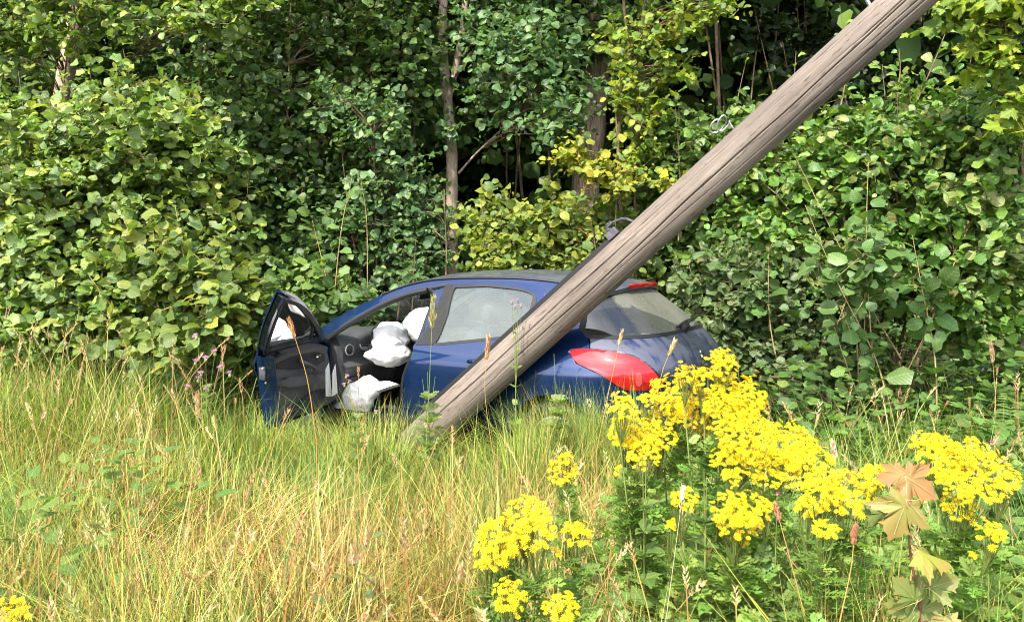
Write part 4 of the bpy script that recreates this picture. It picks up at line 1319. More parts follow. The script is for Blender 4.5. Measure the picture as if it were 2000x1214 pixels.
# roof, windscreen, bonnet
rails = [S_raw(sx(x, z), z, 1) for x, z in RAIL]
def cen(p, dx, dz): return np.array([p[0] + dx, 0, p[2] + dz])
rs = [(rails[i_], cen(rails[i_], dx, dz)) for i_, dx, dz in [(4, .09, .035), (5, .03, .045), (6, 0, .050), (7, 0, .050), (8, -.01, .048), (9, -.03, .044), (10, -.06, .040), (11, -.09, .040), (12, -.10, .045)]]
V, F = loft_pts(interp_stations(rs, 4), 24, 2.6)
rf = MB().add(V, [f[::-1] for f in F]).build('roof', M['paint_roof'], car)
rf.data.shade_smooth()
V2_ = [np.array(p) * [1, .97, 1] - [0, 0, .035] for p in V[75:]]
for side in (1, -1):
    MB().tube(smooth_path([p * [1, side, 1] + [0, .004 * side, .001] for p in rails[3:]], 4), .009, 6).build('roof_strip', M['black'], car)
lin = MB().add(V2_, F[:-72]).build('headlining', M['liner'], car); lin.data.shade_smooth()
ws = [(rails[i_] - [0, .025, .01], cen(rails[i_], dx, dz)) for i_, dx, dz in [(0, .30, .0), (1, .27, .005), (2, .23, .01), (3, .16, .02), (4, .09, .033)]]
V, F = loft_pts(interp_stations(ws, 4), 20, 2.3)
wsc = MB().add(V, F).build('windscreen', M['screen'], car); wsc.data.shade_smooth()
bn = [((3.16, .80, .985), (3.46, 0, .985)), ((3.36, .815, .955), (3.60, 0, .975)), ((3.62, .80, .90), (3.80, 0, .925)), ((3.86, .72, .815), (4.02, 0, .84)), ((3.98, .60, .755), (4.17, 0, .75))]
V, F = loft_pts(interp_stations(bn, 4), 20, 2.2)
bo = MB().add(V, F).build('bonnet', M['paint'], car); bo.data.shade_smooth()

# wheels
def wheel(cx, side):
    cy = .76 * side
    wob = empty('wheel', (cx, cy, .31)); wob.parent = car
    s_ = side
    prof = [(.205, -.09), (.24, -.10), (.29, -.10), (.312, -.08), (.318, 0), (.312, .08), (.29, .10), (.24, .10), (.205, .09)]
    MB().lathe(prof, (0, 0, 0), (0, s_, 0), 36).build('tyre', M['tyre'], wob)
    r_ = MB().lathe([(.208, -.08), (.208, .085), (.19, .088), (.185, .06), (.185, -.08)], (0, 0, 0), (0, s_, 0), 36)
    for k in range(7):
        a = 2 * PI * k / 7
        Rm = np.array(Matrix.Rotation(a, 3, 'Y'))
        r_.box(Rm @ np.array([.105, .06 * s_, 0]), (.17, .025, .045), Rm)
    r_.lathe([(0, .085), (.05, .08), (.058, .05), (.058, 0)], (0, 0, 0), (0, s_, 0), 20)
    r_.build('rim', M['alloy'], wob)
    MB().lathe([(.10, .02), (.14, .02), (.14, .035), (.06, .035)], (0, 0, 0), (0, s_, 0), 24).build('brake_disc', M['dark_steel'], wob)
for s_ in (1, -1):
    wheel(.745, s_); wheel(3.36, s_)
    for cx in (.745, 3.36):     # arch liner
        a = arc(cx, .31, .375, 182, -2, 14)
        lo_, hi_ = (.44, .845) if s_ > 0 else (-.845, -.44)
        MB().add([(x, y, z) for x, z in a for y in (lo_, hi_)], [(2 * i_, 2 * i_ + 1, 2 * i_ + 3, 2 * i_ + 2) for i_ in range(14)]).build('arch_liner', M['black'], car)

# cabin
MB().box((1.95, 0, .27), (2.2, 1.56, .04)).build('floor_pan', M['seat'], car)
MB().box((3.12, 0, .58), (.04, 1.52, .62)).build('bulkhead', M['trim_dark'], car)
MB().box((1.95, 0, .36), (1.7, .24, .16)).build('centre_tunnel', M['trim_dark'], car, bevel=.03)
MB().box((.55, 0, .60), (.9, 1.3, .5)).build('boot_floor', M['seat'], car, bevel=.03)
MB().box((.95, 0, .92), (.5, 1.36, .025)).build('parcel_shelf', M['seat'], car, bevel=.008)
# dashboard: a section swept across the cabin
prof = [(3.40, .955), (3.15, .985), (3.0, .975), (2.93, .945), (2.895, .90), (2.90, .83), (2.92, .76), (2.86, .715), (2.84, .69), (2.88, .60), (2.93, .50), (3.02, .44), (3.1, .40)]
ps = smooth_path([(a, 0, b) for a, b in prof], 3)[:, [0, 2]]
V, F = [], []
ysd = np.linspace(-.755, .755, 31)
for y in ysd:
    hood = .035 * math.exp(-((y - .38) / .17) ** 4)
    ce = .03 * math.exp(-(y / .16) ** 4)
    for a, b in ps:
        w = math.exp(-((b - .95) / .06) ** 2)
        V.append((a - hood * w * 1.6 - ce * (b < .9), y, b + hood * w))
npf = len(ps)
F = [(a * npf + b, a * npf + b + 1, (a + 1) * npf + b + 1, (a + 1) * npf + b) for a in range(30) for b in range(npf - 1)]
F += [tuple(range(npf)), tuple(30 * npf + np.arange(npf)[::-1])]
dash = MB().add(V, F).build('dashboard', M['trim'], car)
def dash_vent(y):
    v = MB().lathe([(.052, 0), (.052, .018), (.042, .02), (.040, .004)], (2.905, y, .84), (-1, .12, .05), 20).build('air_vent', M['steel'], dash)
    s_ = MB()
    for k in range(4): s_.box((2.897, y, .84 - .024 + .016 * k), (.008, .07, .004))
    s_.build('vent_slat', M['black'], v)
    return v
for y in (.645, -.645, .10, -.10): dash_vent(y)
MB().box((2.87, .60, .56), (.03, .26, .10), np.array(Matrix.Rotation(-.3, 3, 'Y'))).build('fuse_cover', M['trim_dark'], dash, bevel=.01)
MB().lathe([(0, .0), (.062, .0), (.062, .012), (.055, .016), (.053, .004)], (2.90, .46, .875), (-1, 0, .25), 24).build('gauge', M['steel'], dash)
MB().lathe([(0, .0), (.062, .0), (.062, .012), (.055, .016), (.053, .004)], (2.90, .30, .875), (-1, 0, .25), 24).build('gauge', M['steel'], dash)
MB().box((2.86, 0, .60), (.05, .24, .22), np.array(Matrix.Rotation(-.25, 3, 'Y'))).build('console', M['trim_dark'], dash, bevel=.02)
# side of the dash end facing the door opening
MB().add([(3.02, .80, .93), (2.90, .80, .88), (2.885, .80, .74), (2.84, .80, .62), (2.92, .80, .40), (3.05, .80, .34), (3.09, .80, .85),
          (3.02, .73, .93), (2.90, .73, .88), (2.885, .73, .74), (2.84, .73, .62), (2.92, .73, .40), (3.05, .73, .34), (3.09, .73, .85)],
         [(0, 1, 2, 3, 4, 5, 6)] + [(i_, i_ + 7, (i_ + 1) % 7 + 7, (i_ + 1) % 7) for i_ in range(7)]).build('dash_end_panel', M['trim'], car, smooth=False)
# steering wheel
sw = MB()
tilt = Matrix.Rotation(rad(-66), 3, 'Y')
wheel_ring = [np.array(tilt @ Vector((.185 * math.cos(a), .185 * math.sin(a), 0))) + [2.68, .38, .885] for a in np.linspace(0, 2 * PI, 33)[:-1]]
sw.tube(wheel_ring, .017, 8, closed=True)
for a in (0, 120, 240):
    e = np.array(tilt @ Vector((.18 * math.cos(rad(a + 90)), .18 * math.sin(rad(a + 90)), 0))) + [2.68, .38, .885]
    sw.tube([(2.69, .38, .885), e], .022, 6)
sw.tube([(2.69, .38, .885), (2.98, .38, .80)], .045, 10)
sw.build('steering_wheel', M['trim_dark'], car)
# seats
def seat(y):
    st = empty('seat', (2.0, y, .3)); st.parent = car
    blob('seat_cushion', M['seat'], st, (.12, 0, .16), (.29, .26, .11), (.45, .45))
    Rb = np.array(Matrix.Rotation(rad(-22), 3, 'Y'))
    blob('seat_back', M['seat'], st, (-.27, 0, .47), (.10, .25, .34), (.5, .5), R=Rb)
    blob('headrest', M['seat'], st, (-.43, 0, .90), (.055, .135, .095), (.6, .6), R=Rb)
    MB().tube([(-.41, .06, .76), (-.43, .06, .9)], .008, 6).tube([(-.41, -.06, .76), (-.43, -.06, .9)], .008, 6).build('headrest_post', M['steel'], st)
    MB().box((.1, 0, .03), (.5, .42, .09)).build('seat_base', M['black'], st, bevel=.02)
seat(.38); seat(-.38)
bs = empty('rear_seat', (1.25, 0, .3)); bs.parent = car
blob('seat_cushion', M['seat'], bs, (.08, 0, .18), (.28, .66, .12), (.4, .35))
blob('seat_back', M['seat'], bs, (-.25, 0, .48), (.09, .66, .32), (.4, .35), R=np.array(Matrix.Rotation(rad(-18), 3, 'Y')))
for y in (.36, -.36): blob('headrest', M['seat'], bs, (-.36, y, .82), (.05, .13, .07), (.6, .6))
# interior mirror
im = MB().box((2.58, 0, 1.285), (.035, .235, .065), np.array(Matrix.Rotation(.25, 3, 'Z'))).build('interior_mirror', M['black'], car, bevel=.014)
MB().tube([(2.60, 0, 1.29), (2.66, 0, 1.36)], .012, 6).build('mirror_stalk', M['black'], im)
for y in (.36, -.36):
    MB().box((2.26, y * .8, 1.385), (.16, .28, .02), np.array(Matrix.Rotation(rad(22), 3, 'Y'))).build('sun_visor', M['liner'], car, bevel=.008)
# airbags
field_blob('airbag', M['bag'], car, [((2.64, .40, .965), (.13, .17, .105)), ((2.62, .42, .905), (.14, .18, .07)), ((2.60, .44, .80), (.155, .20, .10)), ((2.70, .47, .80), (.12, .15, .05))], k=.006, crumple=.013, seed=3, center=(2.62, .42, .875), nu=96, nv=64)
field_blob('airbag', M['bag'], car, [((2.96, .62, .33), (.12, .13, .15)), ((2.80, .65, .42), (.14, .12, .15)), ((2.70, .63, .52), (.12, .09, .10)), ((2.50, .60, .545), (.13, .05, .045))], k=.012, crumple=.012, seed=8, center=(2.78, .64, .44), nu=96, nv=64)
field_blob('airbag', M['bag'], car, [((2.86, -.36, .98), (.17, .23, .16)), ((2.78, -.36, .90), (.15, .2, .12))], k=.02, crumple=.010, seed=5)
field_blob('airbag', M['bag'], car, [((2.03, .56, 1.02), (.12, .07, .14)), ((2.08, .57, .90), (.10, .06, .12))], k=.02, crumple=.010, seed=6)

# front doors (the near one swings open)
FD = [(2.975, .36), (2.998, .55), (3.0, .72), (2.98, .93), (2.895, 1.028)] + [(2.686, 1.152), (2.47, 1.268), (2.25, 1.360), (2.067, 1.408), (1.93, 1.432), (1.887, 1.432)] + [(2.016, .95), (2.088, .70), (2.098, .45), (2.11, .36)]
FW = [(2.84, .985), (2.80, 1.022), (2.66, 1.115), (2.46, 1.225), (2.25, 1.31), (2.08, 1.35), (1.965, 1.366), (2.00, 1.20), (2.05, 1.0), (2.06, .965)]
OPEN = rad(74.5)
for side in (1, -1):
    d = panel('front_door', XZ(FD), M['paint'], car, side=side, rim=.012, holes=[XZ(FW)], hole_round=1, off=.001)
    if side == 1:
        hp = np.array([2.985, .872, 0])
        d.matrix_basis = Matrix.Translation(Vector(hp + [0, 0, .02])) @ Matrix.Rotation(rad(-1.2), 4, Vector((math.sin(OPEN), math.cos(OPEN), 0))) @ Matrix.Rotation(-OPEN, 4, 'Z') @ Matrix.Translation(Vector(-hp))
    panel('window_glass', XZ(FW), M['door_glass'] if side == 1 else M['glass'], d, side=side, off=-.02, rim=0, gap=-.006, round_=1)
    ring('window_seal', XZ(FW), -.012, .006, M['black'], d, side=side, off=.003, depth=.03)
    # inner frame of the window and the painted end faces of the door shell
    fr_out = XZ([(2.96, .935), (2.87, 1.02), (2.67, 1.135), (2.46, 1.25), (2.25, 1.335), (2.067, 1.378), (1.94, 1.40), (1.915, 1.40), (2.025, .95)])
    panel('window_frame', fr_out, M['paint'], d, side=side, off=-.052, rim=-.040, holes=[inset_poly(np.array(XZ(FW)), -.006)], hole_round=1, gap=0)
    ring('frame_seal', XZ(FW), -.012, .008, M['black'], d, side=side, off=-.056, depth=-.02)
    shell_e = [(2.095, .37), (2.085, .45), (2.075, .70), (2.0, .95)]
    V, F = [], []
    for x, z in shell_e:
        s_ = sx(x, z)
        for o_ in (-.012, -.055, -.10, -.125): V.append(S_raw(s_, z, side) + S_nrm(s_, z, side) * o_ + np.array([-.012 + .10 * (-o_ > .06) * (-o_ - .05) / .1, 0, 0]))
    F = [(a * 4 + b, a * 4 + b + 1, a * 4 + 5 + b, a * 4 + 4 + b) for a in range(3) for b in range(3)]
    sh = MB().add(V, F).build('door_edge', M['paint'], d)
    V, F = [], []
    for x, z in [(2.965, .37), (2.985, .55), (2.985, .72), (2.965, .93)]:
        s_ = sx(x, z)
        for o_ in (-.01, -.07, -.11): V.append(S_raw(s_, z, side) + S_nrm(s_, z, side) * o_)
    F = [(a * 3 + b, a * 3 + b + 1, a * 3 + 4 + b, a * 3 + 3 + b) for a in range(3) for b in range(2)]
    MB().add(V, F).build('door_edge', M['paint'], d)
    V, F = [], []
    for x in np.linspace(2.10, 2.97, 8):
        s_ = sx(x, .365)
        for o_ in (-.01, -.11): V.append(S_raw(s_, .365, side) + S_nrm(s_, .365, side) * o_)
    MB().add(V, [(2 * a, 2 * a + 1, 2 * a + 3, 2 * a + 2) for a in range(7)]).build('door_edge', M['paint'], d)
    # trim panel
    TP = [(2.95, .385), (2.965, .60), (2.955, .80), (2.93, .95), (2.045, .968), (2.10, .80), (2.125, .62), (2.12, .385)]
    t = panel('door_trim', XZ(TP), M['trim'], d, side=side, off=-.115, rim=-.07, gap=0, round_=1)
    panel('armrest', XZ([(2.90, .66), (2.50, .70), (2.15, .735), (2.14, .66), (2.5, .62), (2.90, .60)]), M['trim'], d, side=side, off=-.165, rim=-.05, gap=0, round_=1)
    panel('map_pocket', XZ([(2.93, .39), (2.94, .50), (2.72, .545), (2.45, .52), (2.2, .46), (2.15, .40)]), M['trim_dark'], d, side=side, off=-.185, rim=-.07, gap=0, round_=1)
    panel('trim_insert', XZ([(2.90, .72), (2.88, .90), (2.14, .925), (2.16, .79)]), M['trim_dark'], d, side=side, off=-.1215, rim=-.006, gap=0, round_=1)
    nrm_ = lambda x, z, o_: S_raw(sx(x, z), z, side) + S_nrm(sx(x, z), z, side) * o_
    MB().tube(smooth_path([nrm_(2.62, .69, -.16), nrm_(2.60, .74, -.19), nrm_(2.50, .80, -.19), nrm_(2.46, .86, -.135)], 4), .016, 8).build('pull_handle', M['trim'], d)
    panel('handle_recess', XZ([(2.80, .83), (2.80, .895), (2.66, .90), (2.66, .835)]), M['black'], d, side=side, off=-.124, rim=-.003, gap=0, round_=1)
    MB().tube([nrm_(2.78, .86, -.132), nrm_(2.70, .87, -.145), nrm_(2.685, .868, -.14)], .010, 8).build('door_handle', M['chrome'], d)
    qb = MB(); a = nrm_(2.735, .985, -.02); b = nrm_(2.685, 1.09, -.02)
    qb.tube([a, b], .013, 6); qb.build('quarter_light_bar', M['black'], d)
    # latch, striker screws
    if side == 1:
        lt = MB().box(nrm_(2.035, .80, -.075) + np.array([-.010, 0, 0]), (.02, .05, .10)); lt.build('latch', M['dark_steel'], d, bevel=.006)
        for z in (.86, .72): MB().lathe([(0, .006), (.008, .005), (.009, 0)], nrm_(2.055 if z < .8 else 2.015, z, -.085) + np.array([-.008, 0, 0]), (-1, 0, 0), 8).build('screw', M['steel'], d)
    hs = [nrm_(2.28, .855, .005), nrm_(2.25, .86, .04), nrm_(2.14, .868, .04), nrm_(2.11, .868, .005)]
    MB().tube(smooth_path(hs, 3), .014, 8).build('outer_handle', M['paint'], d)
    # mirror pod on the outside by the front corner of the window
    mc = nrm_(2.83, .975, .085)
    blob('wing_mirror', M['paint'], d, mc, (.075, .125, .085), (.7, .7))
    mg = []
    for k in range(20):
        a = 2 * PI * k / 20
        cx_, sn_ = math.cos(a), math.sin(a)
        mg.append(mc + np.array([-.076 - .006 * side * 0, .112 * math.copysign(abs(cx_) ** .7, cx_), .072 * math.copysign(abs(sn_) ** .7, sn_)]))
    MB().add(mg + [mc + np.array([-.079, 0, 0])], [(k, (k + 1) % 20, 20) for k in range(20)]).build('mirror_glass', M['mirror'], d, smooth=False)
    MB().tube([nrm_(2.82, .985, -.005), nrm_(2.81, 1.0, .06)], .022, 8).build('mirror_arm', M['black'], d)
    panel('belt_trim', XZ([(2.85, .968), (2.85, .984), (2.055, .964), (2.06, .948)]), M['black'], d, side=side, off=.006, rim=.008, gap=0)
    if side == 1: open_door = d

# booklet standing in the pocket of the open door
DM = np.array(open_door.matrix_basis)
def door2w(p): return car2w((DM @ np.array([*p, 1.0]))[:3])
bc = S_raw(sx(2.74, .60), .60, 1) + S_nrm(sx(2.74, .60), .60, 1) * -.21
bk = MB()
up = [np.array([.07, .0, -.13]), np.array([-.035, -.004, -.115]), np.array([-.055, -.02, .11]), np.array([.03, -.004, .15])]
pg = [door2w(bc + u) for u in up]
pg2 = [door2w(bc + u + np.array([.03, -.045, .0])) for u in (up[0] * .8, up[1], up[2] * .9 + [.0, 0, -.02], up[3] * .92)]
n_ = np.cross(pg[1] - pg[0], pg[3] - pg[0]); n_ /= np.linalg.norm(n_)
def sheet(q, th=.003):
    return [*q, *[p + n_ * th for p in q]], [(0, 1, 2, 3), (7, 6, 5, 4), (0, 4, 5, 1), (1, 5, 6, 2), (2, 6, 7, 3), (3, 7, 4, 0)]
org = np.mean(pg, 0)
bkl = empty('booklet', org - [0, 0, .12], 'white folded booklet sticking up from the pocket of the open car door', 'booklet')
MB().add(*sheet([p - np.array(bkl.location) for p in pg])).build('page', M['paper'], bkl, smooth=False)
MB().add(*sheet([p - np.array(bkl.location) for p in pg2])).build('page', M['paper'], bkl, smooth=False)

# ================================================================== the leaning pole
def wood_mat():
    m, nt, b = new_mat('weathered_wood')
    L = nt.links
    tc = nt.nodes.new('ShaderNodeTexCoord')
    def nz(scale, stretch, detail=8, rough=.6):
        mp = nt.nodes.new('ShaderNodeMapping'); mp.inputs['Scale'].default_value = stretch
        n = nt.nodes.new('ShaderNodeTexNoise'); n.inputs['Scale'].default_value = scale; n.inputs['Detail'].default_value = detail; n.inputs['Roughness'].default_value = rough
        L.new(tc.outputs['Object'], mp.inputs[0]); L.new(mp.outputs[0], n.inputs['Vector']); return n
    fine = nz(30, (1, 1, .035), 10, .75)
    mid = nz(9, (1, 1, .06), 6)
    blot = nz(2.2, (1, 1, .35), 4)
    fleck = nz(60, (1, 1, .16), 3)
    def ramp(src, a, b_, ca, cb):
        r = nt.nodes.new('ShaderNodeValToRGB'); r.color_ramp.elements[0].position = a; r.color_ramp.elements[1].position = b_
        r.color_ramp.elements[0].color = (*ca, 1); r.color_ramp.elements[1].color = (*cb, 1)
        L.new(src.outputs['Fac'], r.inputs[0]); return r
    r1 = ramp(fine, .32, .68, (.118, .096, .08), (.268, .224, .186))
    r2 = ramp(blot, .40, .62, (.62, .60, .60), (1, 1, 1))
    r3 = ramp(fleck, .33, .41, (.40, .42, .40), (1, 1, 1))
    r4 = ramp(mid, .30, .37, (.55, .52, .50), (1, 1, 1))
    cur = r1
    for r in (r2, r3, r4):
        mx = nt.nodes.new('ShaderNodeMix'); mx.data_type = 'RGBA'; mx.blend_type = 'MULTIPLY'; mx.inputs['Factor'].default_value = .85
        L.new(cur.outputs[0] if cur is r1 else cur.outputs['Result'], mx.inputs['A']); L.new(r.outputs[0], mx.inputs['B']); cur = mx
    L.new(cur.outputs['Result'], b.inputs['Base Color'])
    bp = nt.nodes.new('ShaderNodeBump'); bp.inputs['Strength'].default_value = .7; bp.inputs['Distance'].default_value = .008
    ad = nt.nodes.new('ShaderNodeMath'); ad.operation = 'ADD'; L.new(fine.outputs['Fac'], ad.inputs[0]); L.new(r4.outputs[0], ad.inputs[1])
    L.new(ad.outputs[0], bp.inputs['Height']); L.new(bp.outputs[0], b.inputs['Normal'])
    b.inputs['Roughness'].default_value = .8; b.inputs['Specular IOR Level'].default_value = .25
    return m


M['wood'] = wood_mat()
pA = at(827, 853, 6.40); pB = at(1772, 0, 5.35)
ax_ = unit(pB - pA); Lp = np.linalg.norm(pB - pA)
pA = pA - ax_ * .12
Lp = Lp + 3.2
pole = empty('utility_pole', pA, 'weathered grey wooden pole leaning across the rear of the blue car', 'pole')
pole.rotation_euler = Vector(ax_.tolist()).to_track_quat('Z', 'Y').to_euler()
Rp = np.array(Vector(ax_.tolist()).to_track_quat('Z', 'Y').to_matrix())
# the shaft with long drying cracks cut into it
r_ = np.random.default_rng(4)
NA, NL = 288, 150
ang = np.arange(NA) * 2 * PI / NA
zl = np.linspace(0, Lp, NL)
cam_dir = Rp.T @ (np.array([0, 0, CAM_Z]) - (pA + ax_ * 2.2)); a_cam = math.atan2(cam_dir[1], cam_dir[0])
R0 = .137 - .0018 * zl
Rr = np.tile(R0[:, None], (1, NA)) * (1 + .012 * np.sin(ang * 3 + 1)[None] + .008 * np.sin(zl * 2.1)[:, None])
for da, z0, z1, dp, wd in [(.22, .4, 1.5, .008, .02), (-.15, 1.0, 1.9, .007, .02), (.42, 1.7, 3.2, .008, .02), (.62, 4.6, 5.6, .008, .02), (-.45, 5.0, 6.3, .008, .02), (.0, 3.9, 4.7, .007, .02), (-.34, .1, 2.6, .014, .030), (.10, .9, 5.2, .018, .030), (.52, 2.9, 6.4, .016, .032), (-.05, 2.2, 3.3, .008, .025), (.75, .3, 2.4, .010, .03), (-.62, 1.9, 4.6, .008, .028), (.32, 4.0, 7.0, .012, .028), (-.25, 3.8, 5.6, .010, .028), (1.1, 1.5, 4.5, .01, .03), (-1.0, .5, 3.0, .008, .03), (2.5, .5, 6, .012, .03), (-2.4, 1, 5, .012, .03)]:
    ca = a_cam + da + .09 * np.sin(zl * .9 + da * 9) + .025 * np.sin(zl * 3.7 + da * 5) + .012 * np.sin(zl * 11 + da * 3)
    d = np.abs((ang[None] - ca[:, None] + PI) % (2 * PI) - PI)
    env = np.clip((zl - z0) / .5, 0, 1) * np.clip((z1 - zl) / .6, 0, 1)
    Rr -= 1.0 * dp * env[:, None] * np.clip(1.25 - d / (wd * 1.1), 0, 1)
V = np.stack([Rr * np.cos(ang)[None], Rr * np.sin(ang)[None], np.tile(zl[:, None], (1, NA))], -1).reshape(-1, 3)
k = np.arange(NA)
F = np.concatenate([np.stack([i_ * NA + k, i_ * NA + (k + 1) % NA, (i_ + 1) * NA + (k + 1) % NA, (i_ + 1) * NA + k], 1) for i_ in range(NL - 1)])
link('shaft', np_mesh('shaft', V, F, M['wood']), pole)
def ploc(da, z, r): a = a_cam + da; return np.array([r * math.cos(a), r * math.sin(a), z])
# which way round is the upper edge in the picture
_t = (Rp @ ploc(1.2, 0, .14)); UP = 1 if _t[2] > 0 else -1
zz_ = np.linspace(0, 5, 500)
zb = float(zz_[np.argmin(np.abs(to_px(pA[None] + ax_[None] * zz_[:, None])[0] - 1228))])
# dark cable guard along the upper edge, lower half
gv = MB().tube([ploc(UP * 1.52, z, .140) for z in np.linspace(-.05, zb + .05, 14)], .024, 8)
gv.build('cable_guard', M['black'], pole)
# clamp bracket with cable stub
cb = MB()
cb.box(ploc(UP * 1.5, zb, .165), (.05, .05, .09)); cb.tube([ploc(UP * 1.5, zb - .02, .15), ploc(UP * 1.55, zb, .215), ploc(UP * 1.55, zb + .05, .225)], .018, 7)
cb.tube([ploc(UP * 1.55, zb + .03, .14), ploc(UP * 1.7, zb + .01, .24)], .010, 6)
cb.tube(smooth_path([ploc(UP * 1.45, zb + .16, .13), ploc(UP * 1.55, zb + .12, .19), ploc(UP * 1.55, zb + .02, .23)], 4), .009, 6)
cb.lathe([(0, .012), (.022, .012), (.024, 0), (0, 0)], ploc(UP * 1.5, zb, .19), ploc(UP * 1.5, 0, 1), 6)
cb.build('cable_clamp', M['dark_steel'], pole)
# pigtail hook: a shank and a spiral of two turns
def from_px(u, v, y): return Rp.T @ (at(u, v, y) - pA)
yh = 5.80
hk = [from_px(1447, 275, yh + .02), from_px(1436, 256, yh), from_px(1424, 238, yh)]
for t in np.linspace(0, 2 * PI * 1.85, 30):
    c = np.array(at(1417, 238, yh + .02)) - np.array([.0045, 0, .002]) * t
    hk.append(Rp.T @ (c + np.array([.034 * math.cos(t + .3) * (1 + .25 * (t > 5)), .05 * t / 6.28 + .03 * math.sin(t), -.052 * math.sin(t - .1) * (1 - .12 * (t > 5))]) - pA))
MB().tube(smooth_path(hk, 2), .006, 7).build('pigtail_hook', M['steel'], pole)
MB().tube([from_px(1700, 12, 5.42), from_px(1684, -14, 5.42)], .012, 7).build('bolt', M['steel'], pole)

# ================================================================== grass
def in_car(x, y):
    d = (np.stack([x, y, np.zeros_like(x)], -1) - CAR_P) @ CAR_R
    return (d[..., 0] > -.08) & (d[..., 0] < 4.3) & (np.abs(d[..., 1]) < .93)


HP = np.array([2.985, .872, 0]); HPW = car2w(HP)
DDIR = CAR_R @ np.array([-math.cos(OPEN), math.sin(OPEN), 0])


def height_cap(x, y):
    """how tall the grass stands: shorter where it was flattened by the car, taller on the left"""
    h = .62 + .10 * np.sin(x * 2.1 + y * 1.3) * np.sin(y * 2.7 - x) + .22 * np.clip((-x - 1.9) / 1.2, 0, 1) * np.clip((y - 4.5) / 2, 0, 1)
    d = (np.stack([x, y, np.zeros_like(x)], -1) - CAR_P) @ CAR_R
    near = np.exp(-(np.maximum(0, d[..., 1] - .93) / .9) ** 2) * (d[..., 0] > .9) * (d[..., 0] < 4.2) * (d[..., 1] > 0)
    h = h * (1 - .18 * near)
    uu, vv, dd = to_px(np.stack([x, y, gz(x, y) + .4], -1))
    h = h * (1 - .22 * np.exp(-((uu - 590) / 110) ** 2) * (y > 4.6))
    return h


def blades(r_, n, ymin, ymax, pw, pal, hs, ws, wts=None, lean=.55, bend=.75, xlim=None, keepf=None, noise_pal=None, segs=3):
    y = ymin + (ymax - ymin) * r_.random(n) ** pw
    x = r_.uniform(-1, 1, n) * (y * .64 + .35) if xlim is None else r_.uniform(*xlim, n)
    k = ~in_car(x, y) & ~((x > 1.55 + .1 * np.sin(y * 5)) & (y > 3.4) & (r_.random(n) < .68))
    if keepf is not None: k &= keepf(x, y)
    x, y = x[k], y[k]; n = len(x)
    H = height_cap(x, y) * r_.uniform(*hs, n)
    c_ = np.sin(x * 3.3 + 1.9 * np.sin(y * 2.3 + .7)) * np.sin(y * 4.1 + 1.5 * np.sin(x * 2.7)) + .5 * np.sin(x * 7.7 + y * 2) * np.sin(y * 8.3 - x)
    kk = r_.random(n) < np.clip(.72 + .6 * c_, .22, 1)
    x, y, H, c_ = x[kk], y[kk], (H * (1 + .20 * c_))[kk], c_[kk]; n = len(x)
    wd = r_.uniform(*ws, n) * (.78 + .045 * y)
    az = np.where(r_.random(n) < .5, r_.uniform(0, 2 * PI, n), 3 * np.sin(x * 1.7 + y * .8) + 2.2 * np.cos(y * 1.9 - x * .6) + r_.normal(0, .5, n))
    dir_ = np.stack([np.cos(az), np.sin(az)], 1)
    ln = np.abs(r_.normal(0, lean, n)) * .55; bd = np.abs(r_.normal(0, bend, n))
    side = np.stack([-dir_[:, 1], dir_[:, 0]], 1)
    rot = r_.uniform(-.8, .8, n)
    side = side * np.cos(rot)[:, None] + dir_ * np.sin(rot)[:, None]
    idx = r_.choice(len(pal), n, p=wts) if noise_pal is None else noise_pal(x, y, r_)
    C = jitter_col(r_, pal, idx, n, .27)
    z0 = gz(x, y) - .03
    Vs = []
    for s in range(segs + 1):
        t = s / segs
        out = H * (ln * t + bd * t * t * .6)
        up = H * (t - .30 * bd * t ** 2.4).clip(-.2, 1.2)
        c = np.stack([x + dir_[:, 0] * out, y + dir_[:, 1] * out, z0 + up], 1)
        w = wd * (1 - t ** 1.6) * .5
        if s < segs:
            Vs += [c - np.column_stack([side * w[:, None], np.zeros(n)]), c + np.column_stack([side * w[:, None], np.zeros(n)])]
        else: Vs.append(c)
    V = np.stack(Vs, 1)
    nv = V.shape[1]
    F = []
    for s in range(segs - 1): F += [(2 * s, 2 * s + 1, 2 * s + 3), (2 * s, 2 * s + 3, 2 * s + 2)]
    F.append((2 * segs - 2, 2 * segs - 1, 2 * segs))
    F = (np.array(F)[None] + (np.arange(n) * nv)[:, None, None]).reshape(-1, 3)
    return V.reshape(-1, 3), F, np.repeat(C, nv, 0), (x, y, H, dir_, ln, bd, z0)


GR = [(.19, .27, .042), (.27, .31, .05), (.14, .23, .042), (.34, .33, .06), (.35, .27, .075), (.43, .33, .105), (.38, .22, .068), (.085, .16, .03)]
def gpal(x, y, r_):
    n = len(x)
    f = 1.1 * np.sin(x * 1.9 + .5) * np.sin(y * 2.3 + x * .7) + .5 * np.sin(x * 5.1 + y) * np.sin(y * 4.3) + r_.normal(0, .5, n)
    straw = np.clip((1.15 - np.abs(x + .55) / 2.0), 0, 1) * np.clip((5.4 - y) / 2.4, 0, 1)
    green = np.clip((x - .6) / .8, 0, 1) * .6 + np.clip((y - 4.5) / 2, 0, 1) * .45
    f = f + green * 1.2 - straw * 1.0
    idx = np.where(f > .9, 2, np.where(f > .4, 0, np.where(f > -.1, 1, np.where(f > -.5, 3, np.where(f > -.9, 4, np.where(f > -1.3, 5, 6))))))
    return np.where(r_.random(n) < .20, 7, idx)


